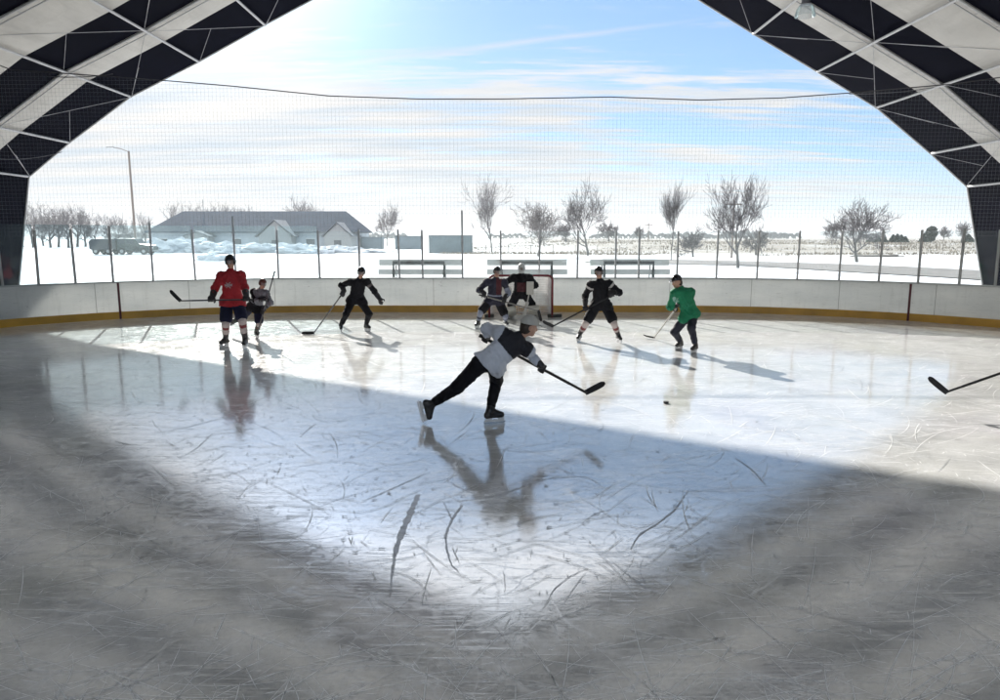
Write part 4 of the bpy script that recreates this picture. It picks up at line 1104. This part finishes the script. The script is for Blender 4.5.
    for i, sh in enumerate((shA, shB)):
        hp_ = (hA, hB)[i]; pj.append(cap(hp_, hp_+(kn[i]-hp_)*.25, .137*s))
        pj += [ell(sh, V(.088, .088, .078)*s*jr), cap(sh, el[i], .082*s*jr, .070*s*jr), cap(el[i], wr[i]-fo[i]*.07*s, .070*s*jr, .058*s*jr)]
    def cutj(q):   # flat hem
        return -((q-(hem-spine*.055*s))@spine)+.012*np.sin(q[:, 0]*23)*np.sin(q[:, 1]*19+1)
    def clsj(c):
        f_ = J.get('cls'); 
        if f_ is None: return np.zeros(len(c), int)
        seg = [(nk, pel), (shA, el[0]), (el[0], wr[0]), (shB, el[1]), (el[1], wr[1])]; D = []; T = []
        for a, b_ in seg:
            ba = b_-a; t = np.clip(((c-a)@ba)/(ba@ba), 0, 1); D.append(np.linalg.norm(c-a-t[:, None]*ba, axis=1)); T.append(t)
        D = np.array(D); T = np.array(T); D[0] -= .07*s; k = D.argmin(0); t = T[k, np.arange(len(c))]
        return f_(k, t, (c-nk)@shv/s, (c-pel)@spine/s, (c-nk)@fwd/s, c)
    jo = sdf_obj('jersey', pj, .0125*s, J['mats'], root, k=.045*s, classify=clsj, cut=cutj, fold=.0065*s)
    # ---- trousers / shorts and socks
    T = sp['pants']
    if T['kind'] == 'shorts':
        pp = [cap(hA, hB, .125*s)]
        for i, hp in enumerate((hA, hB)): pp += [cap(hp, hp+(kn[i]-hp)*.80, .118*s, .116*s)]
        sdf_obj('hockey_shorts', pp, .0135*s, T['m'], root, k=.03*s, fold=.003*s)
        for i in range(2):
            t0 = kn[i]+nrm(feet[i]-kn[i])*.0; dn = feet[i]-kn[i]
            ps = [cap(kn[i], kn[i]+dn*.12, .074*s, .072*s), cap(kn[i]+dn*.1, kn[i]+dn*.55, .070*s, .066*s), cap(kn[i]+dn*.55, kn[i]+dn*.84, .064*s, .052*s)]
            ps.append(cap(kn[i]+(((hA, hB)[i])-kn[i])*.22, kn[i], .078*s, .072*s))
            def clss(c, a=kn[i], d=dn):
                t = ((c-a)@d)/(d@d); return T['sock'](t)
            sdf_obj('sock', ps, .012*s, T['sm'], root, k=.02*s, classify=clss)
    else:
        pp = [cap(hA, hB, .112*s), cap(pel, pel+spine*.12*s, .11*s, .105*s)]
        for i, hp in enumerate((hA, hB)): pp += [cap(hp, kn[i], .112*s, .082*s), cap(kn[i], feet[i]+(kn[i]-feet[i])*.22, .080*s, .062*s)]
        sdf_obj('trousers', pp, .0125*s, T['m'], root, k=.03*s, fold=.004*s)
    for i, key in enumerate(('legA', 'legB')):
        q = sp[key]; skate(root, feet[i], V(*q['toe']), V(*q.get('sole', (0, 0, -1))), s, shin=nrm(kn[i]-feet[i]))
    for i in range(2):
        if sp.get('catcher') == i:
            c = hands[i][0]; sdf_obj('catching_glove', [ell(c, (.16*s, .09*s, .17*s)), cap(wr[i]-fo[i]*.1, c, .07*s, .07*s)], .012, sp['gm'], root, k=.03, sub=[ell(c+V(.02, -.09, .03), (.09, .06, .09))]); continue
        if sp.get('blocker') == i:
            c = hands[i][0]; glove(root, wr[i], fo[i], c, hands[i][1], GLOVE, s*1.05)
            sdf_obj('blocker_pad', [rbx(c+V(0, -.06, .06), (.10*s, .03, .18*s), .02, (1, 0, 0), (0, 1, 0), (0, 0, 1))], .012, sp['gm'], root, k=.02); continue
        glove(root, wr[i], fo[i], hands[i][0], hands[i][1], sp.get('glove', GLOVE), s*1.12*sp.get('gs', 1))
    if sp.get('pads'):
        for i in range(2):
            d = nrm(feet[i]-kn[i]); f_ = nrm(V(0, -1, 0)-d*(V(0, -1, 0)@d)); sd_ = np.cross(d, f_); c = kn[i]*.52+feet[i]*.48
            sdf_obj('leg_pad', [rbx(c+f_*.07, (.165, .07, .37), .05, sd_, f_, d), rbx(feet[i]+f_*.10+d*.05, (.14, .09, .07), .04, sd_, f_, d)], .014, sp['gm'], root, k=.04)
    # ---- headgear
    hg = sp['head_gear']; HM = hg[1]
    R = V(.098, .120, .126)*s
    if hg[0] in ('helmet', 'mask'):
        pl = [ell(hd+hz*.022*s, R, hs, hf, hz), ell(hd+hz*.01*s-hf*.03*s, V(.096, .095, .10)*s, hs, hf, hz)]
        if hg[0] == 'mask':
            cut = lambda q: -((q-hd)@hz+.115*s)
            ho = sdf_obj('goalie_mask', [ell(hd+hz*.01*s, V(.11, .135, .14)*s, hs, hf, hz), ell(hd-hz*.08*s+hf*.06*s, V(.075, .07, .06)*s, hs, hf, hz)], .010, HM, root, k=.03, sub=[ell(hd+hf*.13*s+hz*.0, V(.055, .05, .045)*s, hs, hf, hz)])
            mb = MB()
            for q in (-.04, -.013, .013, .04): mb.tube([hd+hf*.105+hs*q*1.2+hz*.055, hd+hf*.125+hs*q*1.2-hz*.0, hd+hf*.105+hs*q*1.1-hz*.055], .004, 4)
            for q in (-.03, 0, .03): mb.tube([hd+hf*.105-hs*.055+hz*q, hd+hf*.128+hz*q, hd+hf*.105+hs*.055+hz*q], .004, 4)
            mb.build('cage', ALU, ho)
        else:
            cut = lambda q: np.maximum(-((q-hd)@hz+.045*s), np.minimum((q-hd)@hf-.045*s, .045*s-(q-hd)@hz))
            ho = sdf_obj('helmet', pl, .0105*s, HM, root, k=.02*s, cut=cut)
            mb = MB(); P = []
            for k in range(7):
                a = -.95+1.9*k/6; P.append((hd+hf*.112*s*math.cos(a)+hs*.094*s*math.sin(a)))
            v = [p+hz*.045*s for p in P]+[p-hz*.03*s+hf*.008*s for p in P]; mb.add(v+[q*1.0+hf*.003 for q in v], [(i, i+1, 8+i, 7+i) for i in range(6)]+[(14+i, 21+i, 22+i, 15+i) for i in range(6)])
            mb.build('visor', glass_mat('visor_smoke', (.85, .85, .88), 1.0, .05) if 'visor_smoke' not in bpy.data.materials else bpy.data.materials['visor_smoke'], ho, True)
    elif hg[0] == 'cap':
        cut = lambda q: -((q-hd)@hz-.028*s)
        ho = sdf_obj('cap', [ell(hd+hz*.025*s, V(.098, .118, .125)*s, hs, hf, hz)], .008*s, HM, root, cut=cut)
        sdf_obj('brim', [ell(hd+hf*.118*s+hz*.036*s, V(.066, .062, .008)*s, hs, nrm(hf-hz*.12), nrm(hz+hf*.12))], .006, HM, ho)
        sdf_obj('hair', [ell(hd+hz*.005*s-hf*.018*s, V(.088, .092, .10)*s, hs, hf, hz), ell(hd-hz*.05*s-hf*.05*s, V(.075, .055, .06)*s, hs, hf, hz)], .010*s, HAIRD, root,
                cut=lambda q: np.maximum((q-hd)@hz-.045*s, (q-hd)@hf-.022*s))
    if 'extra' in sp: sp['extra'](root, jo, dict(nk=nk, pel=pel, shv=shv, spine=spine, fwd=fwd, hd=hd, hf=hf, s=s))
    return root
def decal(root, parent_obj, center, dirv, X, Yv, polys, size, m, name, depth=.3):
    """flat printed mark laid on the cloth: each polygon is dropped onto the jersey surface"""
    from mathutils.bvhtree import BVHTree
    me = parent_obj.data; off = np.array(root.location)
    bvh = BVHTree.FromPolygons([tuple(np.array(v.co)+off) for v in me.vertices], [tuple(p.vertices) for p in me.polygons])
    mb = MB()
    for poly in polys:
        poly = [V(*p) for p in poly]; c = sum(poly)/len(poly); n = len(poly)
        for i in range(n):
            a, b_ = poly[i], poly[(i+1) % n]; M_ = 3; grid = {}
            pts2 = []
            for u in range(M_+1):
                for w in range(M_+1-u):
                    q = c+(a-c)*u/M_+(b_-c)*w/M_; o3 = center+(X*q[0]+Yv*q[1])*size-dirv*depth
                    h_ = bvh.ray_cast(Vector(o3), Vector(dirv)); 
                    if h_[0] is None: grid[(u, w)] = None; continue
                    grid[(u, w)] = len(mb.v)+len(pts2); pts2.append(np.array(h_[0])-dirv*.004)
            fs = []
            for u in range(M_):
                for w in range(M_-u):
                    t = (grid[(u, w)], grid[(u+1, w)], grid[(u, w+1)])
                    if None not in t: fs.append(t)
                    if u+w < M_-1:
                        t = (grid[(u+1, w)], grid[(u+1, w+1)], grid[(u, w+1)])
                        if None not in t: fs.append(t)
            k0 = len(mb.v); mb.v += [tuple(p) for p in pts2]; mb.f += fs; mb.m += [0]*len(fs)
    if mb.f: return mb.build(name, m, parent_obj)
STR = lambda t: np.where(((t > .18) & (t < .30)) | ((t > .55) & (t < .66)), 1, 0)
# ---- shooter
YS = 9.0
stS = stick('black hockey stick swung forward by the player in the white and black jersey', A(481, 336, YS+.12), A(587, 393, YS-.05), nrm(A(605, 384, YS-.15)-A(587, 393, YS-.05)), col=(.03, .025, .025), blen=.31, hdir=V(-.3, 0, 1))
WHJ = mat('white_jersey', (.50, .53, .60), .8, var=.1, bump=.3, bscale=25); YK = mat('black_yoke', (.012, .012, .018), .8, var=.2, bump=.3)
def cls_shooter(k, t, a, sp_, f_, c): return ((np.abs(a) < .215) & (sp_ > .265) & (k == 0) | ((k != 0) & (t < .12) & (np.isin(k, (1, 3))) & (sp_ > .28) & (np.abs(a) < .215))).astype(int)
person(dict(label='lunging player nearest the camera in white jersey with black shoulders and grey cap', Y=YS-.3, pel=(488, 363), neck=(518, 338), ndy=.05, shv=(.84, .10, -.55), hpv=(.75, .5, -.1), face=(.95, .25, -.18), head=(531, 324), hdy=.02, sw=.20, chest=(0, 1, 0),
            armA=dict(on=stS, t=.07, al=.76, e=(479, 324, .15)), armB=dict(on=stS, t=.88, e=(536, 362, .6)),
            legA=dict(ank=(431, 404.5, YS-.1), toe=(.22, .05, -1), sole=(-1, 0, -.2), k=(466, 401, .0)), legB=dict(g=(494, 423.5), toe=(1, .35, 0), k=(500, 386, .8)),
            jersey=dict(mats=[WHJ, YK], cls=cls_shooter, r=.98, hem=.0), glove=GLOVE, gs=.85, pants=dict(kind='long', m=BLACKC), head_gear=('cap', mat('grey_cap', (.42, .41, .38), .8, var=.12))))
# ---- red
YR = G(240, 348.5)[1]
stR = stick('hockey stick held level across the hips by the red jersey player', A(251, 299.5, YR-.34), A(179.5, 300.8, YR-.40), nrm(A(169, 291.5, YR-.42)-A(179.5, 300.8, YR-.40)), hdir=V(.6, 0, .8))
REDJ = mat('red_jersey', (.36, .012, .02), .75, var=.15, bump=.3, bscale=25); CREST = mat('white_crest', (.42, .30, .30), .7)
star = [[(-.9, .25), (-.25, .12), (-.15, -.1), (-.8, -.35)], [(.9, .35), (.2, .15), (.2, -.1), (.85, -.25)], [(-.22, .55), (.0, .3), (.28, .6), (.22, -.5), (0, -.25), (-.28, -.5)], [(-.6, .62), (-.4, .66), (.55, -.62), (.38, -.7)], [(.6, .68), (.4, .72), (-.55, -.58), (-.38, -.66)]]
def crest_red(root, jo, d):
    decal(root, jo, d['pel']+d['spine']*.33+V(-.02, 0, 0), V(0, 1, 0), V(1, 0, 0), V(0, 0, 1), star, .095, CREST, 'chest_crest', .6)
person(dict(label='standing player in red jersey with white chest crest and black helmet', s=1.10, pel=(232.3, 300.5), neck=(231, 270), shv=(1, .0, .02), face=(-.05, -1, -.12), head=(230, 257), sw=.185,
            armA=dict(on=stR, t=.80, e=(212, 287, .15)), armB=dict(on=stR, t=.10, e=(249, 287, .2)),
            legA=dict(g=(224.5, 347.5), toe=(-.35, -1, 0), k=(225.5, 318, -.3)), legB=dict(g=(245, 348.5), toe=(.1, -1, 0), k=(242, 318, -.3)),
            jersey=dict(mats=[REDJ], r=.95, hem=.05), pants=dict(kind='shorts', m=NAVYC, sock=lambda t: np.where((t > .15) & (t < .32), 1, np.where(t > .60, 2, 0)), sm=[SOCKW, SOCKR, mat('sock_dark', (.05, .035, .04), .8)]), head_gear=('helmet', HELM), extra=crest_red))
# ---- kid
YK_ = G(256, 338.5)[1]
stK = stick('upright hockey stick held by the young player behind the red jersey', A(274.5, 272, YK_-.22), A(257.5, 333.5, YK_-.30), V(.5, -.8, .02), col=(.10, .10, .11))
GREYJ = mat('grey_jersey', (.16, .165, .19), .8, var=.2, bump=.3); 
person(dict(label='young crouching player in grey jersey and brown helmet behind the red jersey player', s=.86, Y=YK_, pel=(254.5, 307.5), neck=(261, 288.5), ndy=-.12, shv=(1, -.35, -.05), face=(.6, -.8, -.15), head=(264.5, 278.5), hdy=-.06, sw=.19,
            armA=dict(on=stK, t=.66, e=(253, 300, -.05)), armB=dict(on=stK, t=.95, e=(273, 297, -.05)),
            legA=dict(ank=(233, 322.5, YK_+.35), toe=(-.5, .5, -.7), sole=(-.5, .8, -.3), k=(245, 318, .05)), legB=dict(g=(257, 338), toe=(.6, -.9, 0), k=(262, 318, -.35)),
            jersey=dict(mats=[GREYJ, BLACKC], cls=lambda k, t, a, s_, f_, c: ((s_ < .16) | ((k == 1))).astype(int), r=.95, hem=.05), pants=dict(kind='shorts', m=NAVYC, sock=lambda t: np.where(t < .12, 0, np.where((t > .3) & (t < .4), 1, 2)), sm=[SOCKW, SOCKR, mat('sock_green_dark', (.03, .045, .035), .8)]), head_gear=('helmet', HELMB)))
# ---- dark skater
YD = G(355, 331.5)[1]
stD = stick('hockey stick reaching to the ice at left from the all black skater', A(344, 291.5, YD-.15), G(313.6, 334.6)+V(0, 0, .03), V(-1, -.25, .0), col=(.14, .13, .12))
person(dict(label='all black dressed skater striding with both arms spread low left of the goal', Y=YD, pel=(356, 300), neck=(359.5, 278.5), ndy=-.12, shv=(1, -.1, .02), face=(.0, -1, -.25), head=(361.8, 270.5), hdy=-.08, sw=.205,
            armA=dict(on=stD, t=.08, e=(340, 286, .15)), armB=dict(w=(382, 302, -.25), e=(374, 290, .0), g=(.3, -.6, .7)),
            legA=dict(g=(341.2, 332.2), toe=(.25, -1, 0), k=(347, 312, -.3)), legB=dict(g=(367.5, 331.2), toe=(.7, -.8, 0), k=(370.5, 309, -.3)),
            jersey=dict(mats=[BLACKC, mat('grey_stripe', (.12, .10, .10), .8)], cls=lambda k, t, a, s_, f_, c: ((k == 3) & (t > .35) & (t < .55)).astype(int), r=.92, hem=.0), pants=dict(kind='long', m=BLACKC), head_gear=('helmet', HELM)))
# ---- player in front of the goal
YP = G(478, 328.5)[1]
stP = stick('hockey stick held across the body by the player in front of the goal', A(480, 295, YP-.38), A(538, 311, YP-.45), V(.2, -.3, -.9), col=(.20, .19, .17), hdir=V(1, 0, .1))
BLUEJ = mat('navy_jersey', (.015, .015, .035), .75, var=.2, bump=.3); PALEJ = mat('pale_blue_cloth', (.22, .24, .31), .8, var=.15); REDP = mat('dark_red_cloth', (.07, .010, .016), .8)
person(dict(label='player in navy, red and pale blue jersey standing just left of the goalkeeper', Y=YP, pel=(494, 300), neck=(496, 277.5), ndy=-.1, shv=(1, -.15, 0), face=(.15, -1, -.15), head=(497.8, 267.5), hdy=-.04, sw=.22,
            armA=dict(on=stP, t=.10, e=(477, 287, .1)), armB=dict(on=stP, t=.62, e=(511, 290, .1)),
            legA=dict(g=(477.5, 328.5), toe=(-.4, -1, 0), k=(482, 309, -.3)), legB=dict(g=(506, 327.5), toe=(.4, -1, 0), k=(504, 310, -.3)),
            jersey=dict(mats=[BLUEJ, REDP, PALEJ], cls=lambda k, t, a, s_, f_, c: np.where((k == 4) | ((k == 3) & (t > .55)), 2, np.where((k == 0) & (a > .02) & (s_ > .18), 1, np.where((k == 0) & (np.abs(s_-.14) < .018), 2, 0))), r=.95, hem=.05),
            pants=dict(kind='shorts', m=BLACKC, sock=lambda t: np.where((t > .35) & (t < .5), 1, 0), sm=[PALEJ, BLUEJ]), head_gear=('helmet', HELM)))
# ---- goalkeeper
YGK = YG-.55
CREAM = mat('goalie_pad', (.55, .53, .48), .6, var=.1)
stG = stick('wide goalkeeper stick resting on the ice before the goalkeeper', A(531.5, 283, YGK-.42), A(524, 317.8, YGK-.62), V(-1, -.1, 0), col=(.48, .46, .42), goalie=True)
person(dict(label='goalkeeper with white mask and cream leg pads standing in the goal mouth', Y=YGK, pel=(521, 294), neck=(521.3, 273.5), ndy=-.10, shv=(1, 0, 0), face=(0, -1, -.1), head=(521.6, 266), sw=.22,
            armA=dict(w=(506, 291, -.25), e=(506.5, 282, .0), g=(1, 0, 0)), armB=dict(on=stG, t=.20, e=(536.5, 281, .0)),
            legA=dict(g=(510, 318.5), toe=(-.3, -1, 0), k=(509, 303, -.4)), legB=dict(g=(534, 318.5), toe=(.3, -1, 0), k=(535, 303, -.4)),
            jersey=dict(mats=[BLACKC, REDP], cls=lambda k, t, a, s_, f_, c: ((k == 0) & (np.abs(a) < .12) & (s_ > .1) & (s_ < .36)).astype(int), r=1.15, hem=.06), pants=dict(kind='shorts', m=BLACKC, sock=lambda t: np.zeros(len(t), int), sm=[CREAM]),
            head_gear=('mask', mat('white_mask', (.55, .56, .56), .35)), pads=True, gm=CREAM, catcher=0, blocker=1))
# ---- black jersey right
YB_ = G(599, 342.8)[1]
stB = stick('hockey stick held low across the body by the black jersey player right of the goal', A(615.5, 293.5, YB_-.22), A(552.6, 326.4, YB_-.10), nrm(A(545, 323.5, YB_+.0)-A(552.6, 326.4, YB_-.10)), hdir=V(0, 0, 1))
SP_ = mat('white_patch', (.42, .40, .40), .8)
person(dict(label='player in black jersey with white shoulder patches and striped socks right of the goal', Y=YB_, pel=(601, 305), neck=(600, 281.5), ndy=-.08, shv=(1, .1, .05), face=(-.15, -1, -.1), head=(598.6, 271.5), sw=.205,
            armA=dict(on=stB, t=.72, e=(586, 297, .05)), armB=dict(on=stB, t=.10, e=(621, 291, .1)),
            legA=dict(g=(578.8, 342), toe=(-.4, -1, 0), k=(588, 320, -.3)), legB=dict(g=(619, 343), toe=(.2, -1, 0), k=(612.5, 319, -.3)),
            jersey=dict(mats=[BLACKC, SP_], cls=lambda k, t, a, s_, f_, c: (np.isin(k, (1, 3)) & (t > .08) & (t < .26)).astype(int), r=.96, hem=.05),
            pants=dict(kind='shorts', m=BLACKC, sock=lambda t: np.where((t > .30) & (t < .48), 1, np.where(t > .62, 2, 0)), sm=[SOCKW, SOCKR, mat('sock_dark', (.05, .035, .04), .8)]), head_gear=('helmet', HELM)))
# ---- green
YN = G(687, 352)[1]
hN = G(654, 339.5)
stN = stick('hockey stick held out to the left by the green jersey player', A(679, 304.5, YN-.1), hN+V(0, 0, .04), V(-.6, .5, 0), col=(.35, .34, .32))
GRJ = mat('green_jersey', (.0, .17, .075), .75, var=.15, bump=.3, bscale=25)
def crest_green(root, jo, d):
    decal(root, jo, d['nk']-d['spine']*.2+V(-.1, 0, 0), nrm(V(.6, .8, 0)), nrm(V(.8, -.6, 0)), V(0, 0, 1), [[(-.7, .5), (-.1, .8), (.5, .3), (.1, -.1), (.5, -.6), (-.3, -.9), (-.6, -.2)]], .075, mat('pale_green_crest', (.25, .45, .38), .7), 'chest_crest', .6)
person(dict(label='player in green jersey and black cap bending forward on the right side of the ice', Y=YN, pel=(690.5, 314), neck=(681, 288.5), ndy=-.05, shv=(.85, .5, 0), hpv=(.7, .7, 0), face=(-.9, -.35, -.2), head=(674.3, 277), hdy=0, sw=.205, chest=(-1, 0, 0),
            armA=dict(on=stN, t=.32, e=(670, 305, -.1)), armB=dict(on=stN, t=.06, e=(684, 306, .1)),
            legA=dict(g=(679, 350), toe=(-.7, -.7, 0), k=(674, 325, -.1)), legB=dict(g=(694, 353.5), toe=(-.6, -.75, 0), k=(690.5, 326, -.35)),
            jersey=dict(mats=[GRJ], r=1.06, hem=.04), pants=dict(kind='long', m=mat('dark_blue_trousers', (.013, .015, .03), .75, var=.25, bump=.3)), head_gear=('cap', HELM), extra=crest_green))
# ---- player at the right, mostly outside the picture
YX = 9.4
heelX = A(945.5, 392.5, YX); buttX = A(1062, 352, YX+.25)
stX = stick('black hockey stick reaching into the picture at the right edge', buttX, heelX, nrm(A(926, 377.5, YX+.16)-heelX), hdir=V(.2, 0, 1))
person(dict(label='player in dark jersey just beyond the right edge holding the black stick', Y=YX+.5, pel=(1075, 368), neck=(1068, 322), ndy=-.1, shv=(.5, 1, 0), hpv=(.3, 1, 0), face=(-1, -.2, -.2), head=(1064, 300), hdy=0, chest=(-1, 0, 0),
            armA=dict(on=stX, t=.55, e=(1050, 360, -.2)), armB=dict(on=stX, t=.08, e=(1085, 350, .2)),
            legA=dict(g=(1062, 430), toe=(-1, -.3, 0), k=(1055, 390, 0)), legB=dict(g=(1085, 418), toe=(-1, 0, 0), k=(1070, 385, .2)),
            jersey=dict(mats=[BLUEJ], r=1, hem=.05), pants=dict(kind='long', m=BLACKC), head_gear=('helmet', HELM)))
# ---- puck
g = G(666, 403.5); mb = MB(); mb.tube([g+V(0, 0, .006), g+V(0, 0, .008), g+V(0, 0, .029), g+V(0, 0, .031)], [.036, .038, .038, .036], 20)
tag(mb.build('puck', mat('puck_rubber', (.015, .015, .015), .6), smooth=False), 'small black puck lying alone on the ice right of the lunging player', 'puck')

# ---- winter haze over the fields
if True:
    m, nt = ntree('haze_air'); b = NB(nt)
    vol = b.n('ShaderNodeVolumePrincipled', ins={'Color': (.93, .96, 1, 1), 'Density': .00038, 'Anisotropy': .3})
    b.n('ShaderNodeOutputMaterial', ins={'Volume': vol})
    mb = MB(); mb.box(-2100, 2100, -70, 2600, -3.0, 22.0); tag(mb.build('haze', m), 'pale winter haze over the snowfield', kind='stuff')
    SC.cycles.volume_bounces = 0
